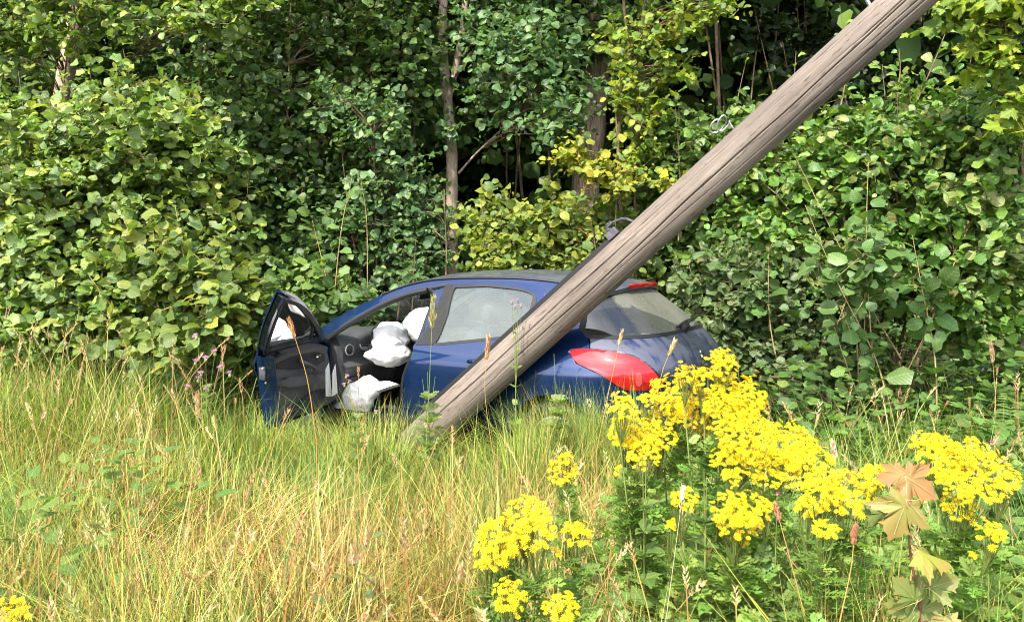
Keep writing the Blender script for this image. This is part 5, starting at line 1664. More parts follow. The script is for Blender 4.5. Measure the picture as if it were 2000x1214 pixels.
rg = np.random.default_rng(21)
parts_ = []
parts_.append(blades(rg, 74000, 1.35, 7.9, .85, GR, (.5, 1.25), (.0045, .0095), noise_pal=gpal, lean=.75, bend=1.05)[:3])
parts_.append(blades(rg, 30000, 1.35, 7.5, .8, GR, (.25, .8), (.006, .012), noise_pal=gpal, lean=1.2, bend=1.5)[:3])
parts_.append(blades(rg, 12000, 5.0, 9.3, 1.0, GR, (.6, 1.15), (.004, .008), wts=[.3, .25, .2, .1, .05, .03, .02, .05])[:3])
parts_.append(blades(rg, 7000, 5.0, 6.35, 1.0, GR, (.6, 1.35), (.004, .009), noise_pal=gpal, xlim=(-2.2, 1.3))[:3])
parts_.append(blades(rg, 11000, 1.4, 7.4, .8, GR, (.7, 1.35), (.006, .0115), noise_pal=gpal, lean=.9, bend=1.6, segs=5)[:3])
STEM = [(.46, .31, .11), (.52, .38, .15), (.40, .22, .085), (.56, .45, .2)]
parts_.append(blades(rg, 5200, 1.5, 5.2, .9, STEM, (.9, 1.35), (.0022, .0038), wts=[.35, .3, .2, .15], lean=.28, bend=.3, keepf=lambda x, y: (np.abs(x + .75) < 1.7 + .35 * np.sin(y * 3)))[:3])
parts_.append(blades(rg, 5200, 5.1, 6.1, 1.0, GR, (1.0, 1.5), (.004, .008), wts=[.3, .3, .2, .08, .04, .03, .02, .03], xlim=(.02, .9), lean=.4, bend=.6)[:3])
V = np.concatenate([p[0] for p in parts_]); o_ = 0; Fl = []
for p in parts_: Fl.append(p[1] + o_); o_ += len(p[0])
tag(link('grass', np_mesh('grass', V, np.concatenate(Fl), M['grass'], np.concatenate([p[2] for p in parts_]))), 'tall tangled green and yellow verge grass in front of the car', 'grass', kind='stuff')

# seeding stalks
def stalks(r_, n, ymin, ymax, hs, pal, cols_head, keepf=None, head=.085, hw=.009, pw=.9):
    y = ymin + (ymax - ymin) * r_.random(n) ** pw
    x = r_.uniform(-1, 1, n) * (y * .63 + .2)
    k = ~in_car(x, y)
    if keepf is not None: k &= keepf(x, y)
    x, y = x[k], y[k]; n = len(x)
    H = r_.uniform(*hs, n) * (.75 + .25 * height_cap(x, y) / .52)
    az = r_.uniform(0, 2 * PI, n); d = np.stack([np.cos(az), np.sin(az)], 1)
    ln = np.abs(r_.normal(0, .16, n)); bd = np.abs(r_.normal(0, .18, n))
    z0 = gz(x, y) - .02
    C = jitter_col(r_, pal, r_.integers(0, len(pal), n), n, .15)
    def pt(t): return np.stack([x + d[:, 0] * H * (ln * t + bd * t ** 3), y + d[:, 1] * H * (ln * t + bd * t ** 3), z0 + H * (t - .2 * bd * t ** 3)], 1)
    Vs, nv = [], 0
    w = (.0011 + .00022 * y)[:, None]
    for s in range(6):
        c = pt(s / 5 * .97)
        Vs += [c + w * np.array([-1, .3, 0]), c + w * np.array([1, -.3, 0])]
    F = []
    for s in range(5): F += [(2 * s, 2 * s + 1, 2 * s + 3), (2 * s, 2 * s + 3, 2 * s + 2)]
    V = np.stack(Vs, 1); nv = 12
    Fall = (np.array(F)[None] + (np.arange(n) * nv)[:, None, None]).reshape(-1, 3)
    Vall = V.reshape(-1, 3); Call = np.repeat(C, nv, 0)
    # heads: spikelets set round the top of the stalk
    q = 16
    hl = head * r_.uniform(.6, 1.5, n); hwid = hw * r_.uniform(.6, 1.5, n) * (1 + .06 * y)
    top = pt(.97); ax = unit(pt(1.0) - pt(.93))
    hc = jitter_col(r_, cols_head, r_.integers(0, len(cols_head), n), n, .12)
    HV, HC = [], []
    for k in range(q):
        t = k / q
        a = k * 2.4 + r_.random(n)
        rv = unit(np.stack([np.cos(a), np.sin(a), .2 * np.ones(n)], 1))
        prof = math.sin(PI * (.12 + .8 * t)) ** .8
        c = top + ax * (hl * (t - .25))[:, None] + rv * (hwid * prof * .8)[:, None]
        dv = unit(ax * 1.1 + rv * .8); sv = unit(np.cross(dv, rv + np.array([.1, .2, .3])))
        ls = (hl * .16 + .004)[:, None]; sw_ = (hwid * .45)[:, None]
        HV += [c - dv * ls * .4, c + sv * sw_, c + dv * ls, c - sv * sw_]
    HV = np.stack(HV, 1)
    f = np.array([(4 * k, 4 * k + 1, 4 * k + 2) for k in range(q)] + [(4 * k, 4 * k + 2, 4 * k + 3) for k in range(q)])
    FH = (f[None] + (np.arange(n) * q * 4)[:, None, None]).reshape(-1, 3) + len(Vall)
    return np.concatenate([Vall, HV.reshape(-1, 3)]), np.concatenate([Fall, FH]), np.concatenate([Call, np.repeat(hc, q * 4, 0)])


def not_before_car(x, y):
    u, v, d = to_px(np.stack([x, y, gz(x, y) + .6], -1))
    return ~((y < 2.9) & (np.random.default_rng(8).random(len(x)) < .7)) & ~((u > 480) & (u < 1420) & (y > 3.6) & (np.random.default_rng(3).random(len(x)) < .8))
ST = [(.36, .27, .10), (.42, .33, .13), (.30, .17, .07), (.26, .26, .08)]
HD = [(.50, .40, .21), (.46, .32, .16), (.47, .34, .17), (.42, .24, .11), (.34, .34, .14)]
pp_ = [stalks(rg, 360, 1.6, 7.4, (.55, .85), ST, HD, not_before_car, hw=.0065), stalks(rg, 260, 5.6, 7.6, (.75, 1.05), ST, HD, lambda x, y: x < -2.0, hw=.006, head=.12),
       stalks(rg, 230, 1.6, 4.2, (.5, .8), [(.40, .25, .09), (.33, .15, .06), (.44, .33, .12)], HD, lambda x, y: (x > -2.2) & (x < .6), hw=.0055, head=.06)]
V = np.concatenate([p[0] for p in pp_]); o_ = 0; Fl = []
for p in pp_: Fl.append(p[1] + o_); o_ += len(p[0])
tag(link('seeding_grass', np_mesh('seeding', V, np.concatenate(Fl), M['grass'], np.concatenate([p[2] for p in pp_]))), 'dry straw coloured seed heads of grass standing over the verge', 'grass', kind='stuff')

# single tall stalks that stand out
def grass_stalk(path, y, label, head=.09, hw=.010, col=(.50, .34, .18), scol=(.46, .30, .10), w=.0022):
    pts = smooth_path([at(u, v, yy) for (u, v), yy in zip(path, y if isinstance(y, (list, tuple)) else [y] * len(path))], 5)
    base = pts[0].copy(); base[2] = float(gz(base[0], base[1]))
    root = empty('grass_stalk', base, label, 'grass stalk')
    pts = np.vstack([base, pts])
    V, F = tube_np(pts, np.linspace(w, w * .5, len(pts)), 5)
    link('stem', np_mesh('stem', V - base, F, M['grass'], np.tile(scol, (len(V), 1))), root)
    r_ = np.random.default_rng(int(abs(path[0][0])))
    d = unit(pts[-1] - pts[-4])
    n = 44
    t = np.linspace(0, 1, n)
    a = np.arange(n) * 2.4
    u_ = unit(np.cross(d, [0, 1.0, .1])); v_ = np.cross(d, u_)
    clump = .6 + .5 * np.abs(np.sin(t * 9 + path[0][0]))
    rad_ = hw * np.sin(PI * (.1 + .82 * t)) ** .7 * clump
    rv = np.cos(a)[:, None] * u_ + np.sin(a)[:, None] * v_
    P = pts[-1] + d * ((t - .55) * head)[:, None] + rv * (rad_ * .5)[:, None]
    D = rv * .75 + d; N = rv + r_.normal(0, .2, (n, 3))
    C = jitter_col(r_, [col], np.zeros(n, int), n, .18)
    V, F, C, L = compose(LANCE, frames(D, N), np.full(n, head * .2 + .006) * (.8 + .4 * r_.random(n)), P, C)
    link('seed_head', np_mesh('seed_head', V - base, F, M['grass'], C, L), root)


grass_stalk([(618, 860), (600, 740), (570, 640)], 4.6, 'tall orange brown grass stalk standing across the open car door', .10, .012, (.50, .26, .12), (.42, .24, .07), .0035)
grass_stalk([(700, 1214), (692, 1150), (690, 1085)], 2.3, 'knobbly pale seed head near the bottom centre of the verge', .055, .006)
grass_stalk([(700, 1190), (708, 1110), (716, 1050)], 2.4, 'tan seed head just above the knobbly bottom centre one', .05, .006)
grass_stalk([(1300, 1214), (1318, 1080), (1333, 965)], 2.3, 'thin stalk with a whitish head rising left of the lower right ragwort', .034, .003, (.62, .60, .54), (.50, .48, .30), .0012)
grass_stalk([(1575, 1214), (1540, 1080), (1518, 1000)], 2.4, 'red brown nodding head below the middle ragwort', .05, .006, (.50, .24, .15))
grass_stalk([(1640, 1214), (1662, 1110), (1668, 1045)], 2.2, 'rusty seed head left of the reddish maple sapling', .05, .006, (.45, .20, .12))
grass_stalk([(1635, 960), (1632, 910), (1628, 880)], 3.4, 'pale pink beaded seed head behind the large ragwort', .075, .008, (.62, .46, .34))
grass_stalk([(885, 1214), (892, 1160), (898, 1120)], 2.3, 'tan seed head left of the lowest ragwort flowers', .05, .006)
grass_stalk([(395, 1000), (388, 900), (386, 790)], 4.8, 'slim straw coloured head below the pink thistles', .12, .010)
grass_stalk([(1945, 780), (1940, 720), (1938, 690)], 6.3, 'single dry stalk in the dark gap at the right edge', .14, .010, (.40, .28, .16))
grass_stalk([(832, 880), (838, 760), (845, 610)], 5.2, 'long green grass stalk in front of the rear door window', .18, .008, (.34, .32, .14), (.22, .26, .08), .003)
grass_stalk([(975, 960), (948, 780), (952, 680)], 4.6, 'thin red brown stalk in front of the base of the pole', .12, .008, (.46, .26, .14))
grass_stalk([(1262, 900), (1290, 740), (1312, 680)], 4.2, 'straw stalk leaning in front of the red tail light', .08, .008, (.52, .38, .2))
grass_stalk([(1165, 880), (1190, 760), (1212, 660)], 4.6, 'fine stalk bending over the middle of the tail light', .08, .006, (.48, .36, .2))

# ================================================================== ragwort
def flower_tpl():
    V, F, C = [], [], []
    yel, org = (.76, .645, .014), (.56, .33, .008)
    n = 12
    for k in range(n):
        a = 2 * PI * k / n
        c, s = math.cos(a), math.sin(a)
        o = len(V)
        V += [(.30 * c, .30 * s, .02), (.70 * c - .105 * s, .70 * s + .105 * c, .06), (1.08 * c, 1.08 * s, -.06), (.70 * c + .105 * s, .70 * s - .105 * c, .06)]
        F += [(o, o + 3, o + 2), (o, o + 2, o + 1)]; C += [yel] * 4
    o = len(V)
    for k in range(8):
        a = 2 * PI * k / 8; V.append((.36 * math.cos(a), .36 * math.sin(a), .05)); C.append(org)
    V.append((0, 0, .24)); C.append((.66, .42, .008))
    F += [(o + k, o + (k + 1) % 8, o + 8) for k in range(8)]
    V.append((0, 0, -.35)); C.append((.20, .25, .03))
    F += [(o + (k + 1) % 8, o + k, o + 9) for k in range(0, 8)]
    return np.array(V), np.array(F), np.array(C)


FV, FF, FC = flower_tpl()
FL_MESH = [np_mesh('flower', FV * s, FF, M['petal'], (FC * t).clip(0, .95), smooth=False) for s, t in ((1, 1), (1, (1.0, .90, 1.0)), (.86, (1.0, .97, 1)))]
FL_OLD = [np_mesh('flower', FV * .85, FF, M['petal'], FC * np.array([.85, .62, 1]), smooth=False)]


def feather_leaf():
    """deeply cut leaf: a rachis with paired ragged lobes"""
    V, F, L = [], [], []
    def quad(p, q, w):
        o = len(V); d = np.array(q) - np.array(p); s = np.array([-d[1], d[0], 0]); s /= np.linalg.norm(s)
        m = (np.array(p) + np.array(q)) / 2
        V.extend([p, m + s * w, q, m - s * w]); F.extend([(o, o + 1, o + 2), (o, o + 2, o + 3)]); L.extend([(0, 0, 0)] * 4)
    V_ = []
    quad(np.array([0, 0, 0.]), np.array([0, 1.0, -.12]), .035)
    for k in range(6):
        t = .2 + .13 * k
        for s in (-1, 1):
            l = .30 * math.sin(PI * (.25 + .65 * t))
            b = np.array([0, t, -.12 * t * t]); e = b + np.array([s * l, .13, .05])
            e = e + np.array([0, .05 * math.sin(k * 5 + s), .06 * math.cos(k * 3 + s)])
            quad(b, e, .075)
            quad(b + (e - b) * .35, b + (e - b) * .5 + np.array([s * .05, -.09, .02]), .035)
            quad(b + (e - b) * .6, b + (e - b) * .75 + np.array([s * .02, .10, 0]), .03)
    quad(np.array([0, .9, -.1]), np.array([0, 1.12, -.15]), .08)
    return np.array(V), np.array(F), np.array(L)


FEATHER = [feather_leaf()]
NFLOW = 0


def ragwort(label, y, heads, fsize=.0115, old=False, dens=.95, leaves=44, seed=0, foot=None):
    """heads: (u, v, ru, rv) flat clusters of daisies in the picture at distance y"""
    r_ = np.random.default_rng(300 + seed)
    um = np.mean([h[0] for h in heads]) if foot is None else foot
    vm = max(h[1] for h in heads)
    b = at(um, vm + 100, y)
    base = np.array([b[0], b[1] + .03, float(gz(b[0], b[1]))])
    root = empty('ragwort', base, label, 'ragwort', 'yellow ragwort plants along the verge')
    SV, SF, o = [], [], 0
    def addt(pts, rr, n=5):
        nonlocal o
        V, F = tube_np(pts, rr, n); SV.append(V - base); SF.append(F + o); o += len(V)
    fsize *= .84
    FP, FN = [], []
    for hi, (u, v, ru, rv) in enumerate(heads):
        ru, rv = ru * 1.12, rv * 1.12
        c = at(u, v, y + r_.uniform(-.05, .10))
        rx, rz = ru * y / F_PX, rv * y / F_PX
        n = max(5, int(dens * 3.4 * ru * rv / (fsize * F_PX / y) ** 2))
        ph = r_.random(n) * 2 * PI; rr = np.sqrt(r_.random(n))
        # flat-topped corymb: wide in x, deep in y, domed in z, nearer flowers lower
        px_, py_ = rr * np.cos(ph), rr * np.sin(ph)
        bump = .35 * np.sin(px_ * 7 + hi) * np.sin(py_ * 6 + 2 * hi)
        P = c + np.stack([px_ * rx, py_ * rx * .75, (py_ * .75 - rr ** 2 * .35 + bump * .5 + .1 + r_.normal(0, .2, n)) * rz], 1)
        N = np.stack([px_ * .5, py_ * .35 - .45, np.ones(n) * .9], 1) + r_.normal(0, .33, (n, 3))
        FP.append(P); FN.append(N)
        node = c - np.array([0, -.03, rz * .5 + .12 + .04 * r_.random()])
        root_pt = base + np.array([r_.normal(0, .02), r_.normal(0, .02), 0])
        addt(smooth_path([root_pt, root_pt * .55 + node * .45 + np.array([0, 0, .04]), node], 5), np.linspace(.0045, .0028, 11))
        for k in r_.choice(n, min(n, 26), replace=False):
            addt(np.array([node, node * .4 + P[k] * .6 - [0, 0, .012], P[k] - unit(N[k]) * .003]), np.array([.0016, .0012, .0009]), 3)
    P, N = np.concatenate(FP), unit(np.concatenate(FN))
    n = len(P)
    order = np.argsort(P[:, 1] - P[:, 2] * .5)
    T = unit(np.cross(N, r_.normal(0, 1, (n, 3)))); B = np.cross(N, T)
    R = np.stack([T, B, N], -1)
    S = fsize * (1 + r_.normal(0, .14, n)).clip(.6, 1.4)
    meshes = FL_OLD if old else FL_MESH
    mi = r_.integers(0, len(meshes), n)
    for k in order[:300]:
        o_ = bpy.data.objects.new('flower', meshes[mi[k]]); COL.objects.link(o_); o_.parent = root
        m = np.eye(4); m[:3, :3] = R[k] * S[k]; m[:3, 3] = P[k] - base
        o_.matrix_basis = Matrix(m.tolist())
    rest = order[300:]
    if len(rest):
        V, F, C, L = compose([(FV, FF, FV * 0)], R[rest], S[rest], P[rest] - base, np.ones((len(rest), 3)))
        C = np.tile(FC, (len(rest), 1))
        tag(link('flower_cluster', np_mesh('flower_cluster', V, F, M['petal'], C, smooth=False), root), kind='stuff')
    link('stem', np_mesh('stem', np.concatenate(SV), np.concatenate(SF), M['green_stem']), root)
    # ragged leaves along the stems
    nlv = leaves * max(1, len(heads))
    zt = P[:, 2].min() - .05
    hts = base[2] + (zt - base[2]) * r_.random(nlv) ** .6
    ctr = P.mean(0)
    f = ((hts - base[2]) / max(.1, ctr[2] - base[2]))[:, None]
    hs = np.array([heads[r_.integers(len(heads))] for _ in range(nlv)])
    tx = np.array([at(h[0], h[1], y)[0] for h in hs])
    lp = np.stack([base[0] + (tx - base[0]) * f[:, 0], base[1] + (ctr[1] - base[1]) * f[:, 0], hts], 1)
    az = r_.uniform(0, 2 * PI, nlv)
    D = np.stack([np.cos(az), np.sin(az), r_.uniform(.1, .9, nlv)], 1)
    Nn = np.stack([-.4 * np.cos(az), -.4 * np.sin(az) - .2, np.ones(nlv)], 1) + r_.normal(0, .2, (nlv, 3))
    C = jitter_col(r_, [(.12, .20, .038), (.16, .24, .048), (.10, .17, .036)], r_.integers(0, 3, nlv), nlv)
    V, F, C, L = compose(FEATHER, frames(D, Nn), r_.uniform(.045, .095, nlv), lp - base, C)
    tag(link('foliage', np_mesh('foliage', V, F, M['leaf_thin'], C, L), root), kind='stuff')


ragwort('ragwort at the bottom left corner cut by the picture edge', 2.1, [(15, 1195, 36, 22)], .012, seed=1)
ragwort('bright ragwort at the bottom centre with a wide sloping flower head', 2.3, [(1030, 995, 42, 28), (1050, 1030, 32, 28), (985, 1040, 48, 32), (952, 1080, 28, 26), (1010, 1060, 40, 22)], .0125, seed=2)
ragwort('short ragwort with two flower heads at the bottom edge', 2.15, [(995, 1160, 30, 30), (1096, 1185, 33, 28)], .012, seed=3)
ragwort('slim ragwort with one round head right of the bottom centre cluster', 2.35, [(1127, 1040, 30, 22), (1085, 1077, 8, 8)], .012, seed=4)
ragwort('small ragwort standing alone in the grass below the car bumper', 3.3, [(1100, 915, 28, 22), (1106, 893, 12, 10), (1212, 918, 12, 10)], .011, seed=5)
ragwort('ragwort in front of the left part of the car bumper', 2.95, [(1215, 785, 26, 18), (1265, 775, 18, 12), (1240, 830, 48, 32), (1290, 850, 34, 20), (1255, 875, 34, 24), (1225, 850, 24, 18)], .0115, seed=6)
ragwort('tallest ragwort reaching up to the chrome emblem of the car', 2.9, [(1410, 700, 30, 24), (1342, 722, 20, 16), (1380, 735, 26, 20), (1440, 765, 52, 42), (1455, 800, 44, 28), (1410, 790, 36, 30)], .0115, seed=7)
ragwort('ragwort with full flower heads right below the red tail light', 3.0, [(1325, 760, 52, 32), (1300, 795, 30, 22), (1345, 795, 44, 26)], .0115, seed=8)
ragwort('fading orange tinged ragwort tucked in the shade under the others', 3.1, [(1375, 832, 24, 20)], .011, old=True, seed=9)
ragwort('broad ragwort with the largest mass of flowers at the centre right', 2.75, [(1460, 840, 60, 34), (1520, 865, 70, 42), (1580, 885, 44, 36), (1440, 890, 48, 26), (1500, 905, 60, 26), (1430, 925, 14, 12)], .0118, seed=10)
ragwort('ragwort with a flat head low in the middle of the patch', 2.6, [(1445, 985, 52, 26), (1440, 1015, 36, 22), (1500, 985, 14, 14), (1447, 1052, 16, 10), (1335, 970, 24, 18), (1312, 1020, 12, 10)], .0115, seed=11)
ragwort('ragwort behind the left of the reddish maple sapling', 2.5, [(1610, 950, 46, 32), (1660, 950, 50, 36), (1585, 985, 28, 18), (1705, 925, 28, 24)], .0118, seed=12)
ragwort('tiny ragwort with a single round head in front of the patch', 2.4, [(1615, 1028, 25, 17)], .0115, seed=13)
ragwort('large ragwort at the right edge behind the maple sapling', 2.6, [(1825, 865, 40, 22), (1850, 890, 52, 30), (1905, 880, 40, 26), (1900, 930, 60, 34), (1960, 925, 30, 26), (1880, 985, 36, 22)], .0118, seed=14)
ragwort('small ragwort with one domed head near the right edge', 2.3, [(1935, 1035, 27, 22), (1897, 1082, 9, 8)], .0115, seed=15)

# ================================================================== maple sapling
def big_maple(seed, cols):
    tv, tf, tl = MAPLE[seed % 3]
    # subdivide once so that colour can run from the ribs to the rim
    V = list(map(tuple, tv)); n = len(V) - 1
    F = []
    mid = []
    for i in range(n):
        a = np.array(V[i]); a[2] += .05 * math.sin(a[0] * 5 + seed * 2) + .06 * math.sin(a[1] * 4.5 + a[0] * 3 + seed) - .20 * abs(a[0]) ** 1.6 - .14 * max(0, a[1] - .3) ** 1.3; V[i] = tuple(a); c = np.array(V[n]); m = a * .55 + c * .45; m[2] += .004
        mid.append(len(V)); V.append(tuple(m))
    for i in range(n):
        j_ = (i + 1) % n
        F += [(i, j_, mid[j_]), (i, mid[j_], mid[i]), (mid[i], mid[j_], n)]
    V = np.array(V)
    inner, outer = np.array(cols[0]), np.array(cols[1])
    d = np.linalg.norm(V[:, :2] - [0, .16], axis=1)
    nz_ = np.array([noise.noise(Vector((p[0] * 5 + seed, p[1] * 5, seed))) for p in V])
    f = np.clip(d * 1.2 - .15 + nz_ * .7, 0, 1)[:, None]
    C = inner * (1 - f) + outer * f
    ang_ = np.arctan2(V[:, 0], V[:, 1] - .16)
    lv = np.stack([np.abs(np.sin(ang_ * 2.6)) * d * .8 + .02, d, d * 0], 1)
    return np_mesh('leaf', V, np.array(F), M['maple_leaf'], C, lv)


M['maple_leaf'] = leaf_mat('maple_leaf', transl=.35, rough=.5, spec=.35, veins=False, tint=(1.2, 1.2, .8))
M['vein'] = simple('leaf_vein', (.36, .30, .12), .6)


def MAPLE_Z(seed, x, y):
    tv = MAPLE[seed % 3][0]
    w = 1 / (np.linalg.norm(tv[:, :2] - [x, y], axis=1) + .03) ** 3
    return float((tv[:, 2] * w).sum() / w.sum())


ym = 2.0
b_ = at(1797, 1300, ym); mb = np.array([b_[0], ym, float(gz(b_[0], ym))])
mp_ = empty('maple_sapling', mb, 'young maple with reddish lobed leaves standing in front of the ragwort', 'sapling')
stp = smooth_path([mb, at(1796, 1214, ym), at(1790, 1150, ym), at(1776, 1060, ym), at(1774, 945, ym)], 5)
V, F = tube_np(stp, np.linspace(.0042, .0022, len(stp)), 7)
link('stem', np_mesh('stem', V - mb, F, M['red_stem']), mp_)
RED = ((.28, .18, .06), (.30, .125, .05)); YG = ((.24, .26, .04), (.27, .18, .04)); GRN = ((.125, .185, .042), (.19, .17, .045)); MIX = ((.24, .24, .06), (.31, .20, .065))
r_ = np.random.default_rng(9)
for k, (j, t, s, tilt, cols, dy) in enumerate([
        ((1768, 985), (1742, 1062), .105, -.35, MIX, -.05), ((1762, 925), (1700, 928), .070, .55, RED, -.01), ((1775, 935), (1845, 985), .088, .35, RED, -.02), ((1757, 932), (1790, 905), .055, .8, RED, .02),
        ((1799, 1078), (1866, 1098), .088, .30, YG, -.06), ((1822, 1146), (1872, 1130), .075, .15, GRN, -.02), ((1787, 1170), (1735, 1105), .082, .25, GRN, -.04), ((1784, 1196), (1712, 1160), .080, .3, GRN, -.02), ((1800, 1192), (1850, 1178), .065, .4, GRN, .01), ((1845, 1210), (1850, 1260), .075, .3, MIX, -.02),
        ((1725, 1000), (1700, 1030), .06, .2, ((.12, .18, .05), (.15, .19, .05)), .06)]):
    pj = at(*j, ym + dy); pt_ = at(*t, ym + dy - .02)
    d = unit(pt_ - pj)
    nrm0 = unit(np.array([-.1, -1.0, .35 + tilt]) + r_.normal(0, .28, 3))
    Rm = frames(d[None], nrm0[None])[0]
    o = link('leaf', big_maple(k, cols), mp_)
    m = np.eye(4); m[:3, :3] = Rm * s * .90; m[:3, 3] = pj - Rm[:, 1] * s * .12 - mb
    o.matrix_basis = Matrix(m.tolist())
    vb = MB()
    for tip in ((0, .98), (.70, .37), (-.70, .37), (.38, -.15), (-.38, -.15)):
        lm = [np.array([tip[0] * f_, .02 + (tip[1] - .02) * f_, 0]) for f_ in (.0, .3, .6, .92)]
        for q_ in lm: q_[2] = MAPLE_Z(k, q_[0], q_[1]) + .012
        vb.tube(lm, np.linspace(.010, .003, 4), 4)
    vo = vb.build('leaf_vein', M['vein'], o)
    q = stp[np.argmin(np.linalg.norm(stp - pj, axis=1) + (stp[:, 2] > pj[2]) * .05)]
    MB().tube([q - mb, (q + pj) / 2 - mb + [0, 0, .006], pj - mb], .0013, 5).build('leaf_stalk', M['red_stem'], mp_)

# ================================================================== thistles and other weeds
def tuft_tpl():
    V, F, C = [], [], []
    for k in range(18):
        a = k * 2.4; e = .25 + .75 * (k / 18)
        c, s = math.cos(a), math.sin(a)
        o = len(V)
        V += [(.10 * c, .10 * s, 0), (.75 * e * c - .10 * s, .75 * e * s + .10 * c, .8), (.95 * e * c, .95 * e * s, 1.05 - .3 * e), (.75 * e * c + .10 * s, .75 * e * s - .10 * c, .8)]
        F += [(o, o + 1, o + 2), (o, o + 2, o + 3)]; C += [(.50, .22, .46)] + [(.62, .30, .58)] * 3
    return np.array(V), np.array(F), np.array(C)


TV, TF, TC = tuft_tpl()
TM = [np_mesh('flower', TV, TF, M['petal'], TC * t, smooth=False) for t in (1.0, .85)]
TMAG = np_mesh('flower', TV, TF, M['petal'], np.tile((.55, .02, .30), (len(TV), 1)), smooth=False)


def weed(name, label, cat, y, flowers, foot, fs=.016, leaf=FEATHER, nlv=30, lsz=.10, pal=((.12, .18, .05), (.15, .20, .06)), mag=False, group=None, hgt=None, bulb=True, seed=0):
    r_ = np.random.default_rng(700 + seed)
    b = at(*foot, y); base = np.array([b[0], y, float(gz(b[0], y))])
    root = empty(name, base, label, cat, group)
    SV, SF, o = [], [], 0
    tips = [at(u, v, y + r_.uniform(-.06, .06)) for u, v in flowers]
    mainp = smooth_path([base, base + (np.mean(tips, 0) - base) * .5, np.mean(tips, 0) - [0, 0, .08]], 5)
    for t in tips:
        q = mainp[int(len(mainp) * .55)]
        V, F = tube_np(smooth_path([q, (q + t) / 2 + [0, 0, .02], t], 4), np.linspace(.0026, .0014, 9), 4); SV.append(V - base); SF.append(F + o); o += len(V)
    V, F = tube_np(mainp[:int(len(mainp) * .7)], .0036, 5); SV.append(V - base); SF.append(F + o); o += len(V)
    link('stem', np_mesh('stem', np.concatenate(SV), np.concatenate(SF), M['green_stem']), root)
    for k, t in enumerate(tips):
        if not bulb: break
        o_ = link('flower', TMAG if mag else TM[k % 2], root)
        m = Matrix.Rotation(r_.normal(0, .4), 4, 'X') @ Matrix.Rotation(r_.normal(0, .4), 4, 'Y')
        o_.matrix_basis = Matrix.Translation(Vector((t - base).tolist())) @ m @ Matrix.Scale(fs, 4)
        blob('flower_base', M['green_stem'], root, t - base - [0, 0, fs * .25], (fs * .42, fs * .42, fs * .55), nu=8, nv=6)
    f = r_.random(nlv) ** .65
    lp = np.array([mainp[int(q * (len(mainp) - 1))] for q in f])
    if name == 'bramble': lp = lp + np.stack([r_.normal(0, .17, nlv), r_.normal(0, .12, nlv), r_.normal(0, .03, nlv)], 1)
    az = r_.uniform(0, 2 * PI, nlv)
    D = np.stack([np.cos(az), np.sin(az), .5 + .3 * r_.random(nlv)], 1)
    N = np.stack([-.3 * np.cos(az), -.3 * np.sin(az) - .2, np.ones(nlv)], 1)
    C = jitter_col(r_, list(pal), r_.integers(0, len(pal), nlv), nlv)
    S = lsz * (1.15 - .6 * f) * r_.uniform(.7, 1.2, nlv)
    Rr_ = frames(D, N)
    if leaf is FEATHER:
        V, F, C, L = compose(leaf, Rr_, S, lp - base, C)
        tag(link('foliage', np_mesh('foliage', V, F, M['leaf_thin'], C, L), root), kind='stuff')
    else:
        cache = {}
        for k in range(nlv):
            key = (k % len(leaf), k % len(pal))
            if key not in cache:
                tv, tf, tl = leaf[key[0]]; cache[key] = np_mesh('leaf', tv, tf, M['leaf_thin'], np.tile(pal[key[1]], (len(tv), 1)), tl)
            o_ = link('leaf', cache[key], root)
            m = np.eye(4); m[:3, :3] = Rr_[k] * S[k]; m[:3, 3] = lp[k] - base
            o_.matrix_basis = Matrix(m.tolist())
    return root


weed('thistle', 'pink flowering thistle left of the open car door', 'thistle', 6.2, [(382, 708), (402, 701), (393, 731), (387, 742), (365, 758), (407, 760), (432, 720), (449, 731), (384, 658), (420, 690)], (405, 860), .030, seed=1, nlv=40)
weed('thistle', 'pink thistle in front of the white airbag at the door sill', 'thistle', 5.5, [(676, 735), (681, 746), (673, 752), (694, 812), (735, 805), (705, 790)], (705, 890), .019, seed=2, nlv=60, lsz=.09)
weed('thistle', 'tall thistle with a small pink top before the rear side window', 'thistle', 5.9, [(1000, 590), (1012, 588), (1006, 600), (1018, 598)], (1005, 900), .017, seed=3, nlv=26, lsz=.07, pal=((.16, .22, .06), (.2, .24, .07)))
weed('thistle', 'spiky green thistle without flowers in front of the rear door', 'thistle', 5.6, [(835, 725), (850, 735), (825, 740)], (838, 880), .01, seed=4, nlv=70, lsz=.13, bulb=False)
weed('thistle', 'bushy green thistle in front of the rear wheel arch', 'thistle', 5.4, [(1082, 690), (1100, 745), (1068, 760), (1110, 760)], (1085, 900), .01, seed=5, nlv=110, lsz=.13, bulb=False, pal=((.14, .20, .05), (.18, .24, .07)))
weed('vetch', 'single magenta flower among ragwort at the right edge', 'flower', 2.8, [(1937, 866)], (1930, 960), .010, seed=6, nlv=6, lsz=.04, mag=True)
weed('vetch', 'single purple flower beside the low flat ragwort head', 'flower', 2.6, [(1518, 965)], (1515, 1050), .008, seed=7, nlv=6, lsz=.04, mag=True)
weed('willowherb', 'dark stemmed leafy plant below the left ragwort flowers', 'plant', 2.7, [(1255, 890), (1262, 900)], (1262, 1190), .01, OVATE, seed=8, nlv=34, lsz=.10, bulb=False, pal=((.11, .18, .045), (.14, .21, .05)))
weed('willowherb', 'leafy green plant between two ragworts in the middle', 'plant', 2.6, [(1375, 915), (1380, 930)], (1380, 1214), .01, OVATE, seed=9, nlv=34, lsz=.10, bulb=False, pal=((.10, .17, .045), (.13, .20, .05)))
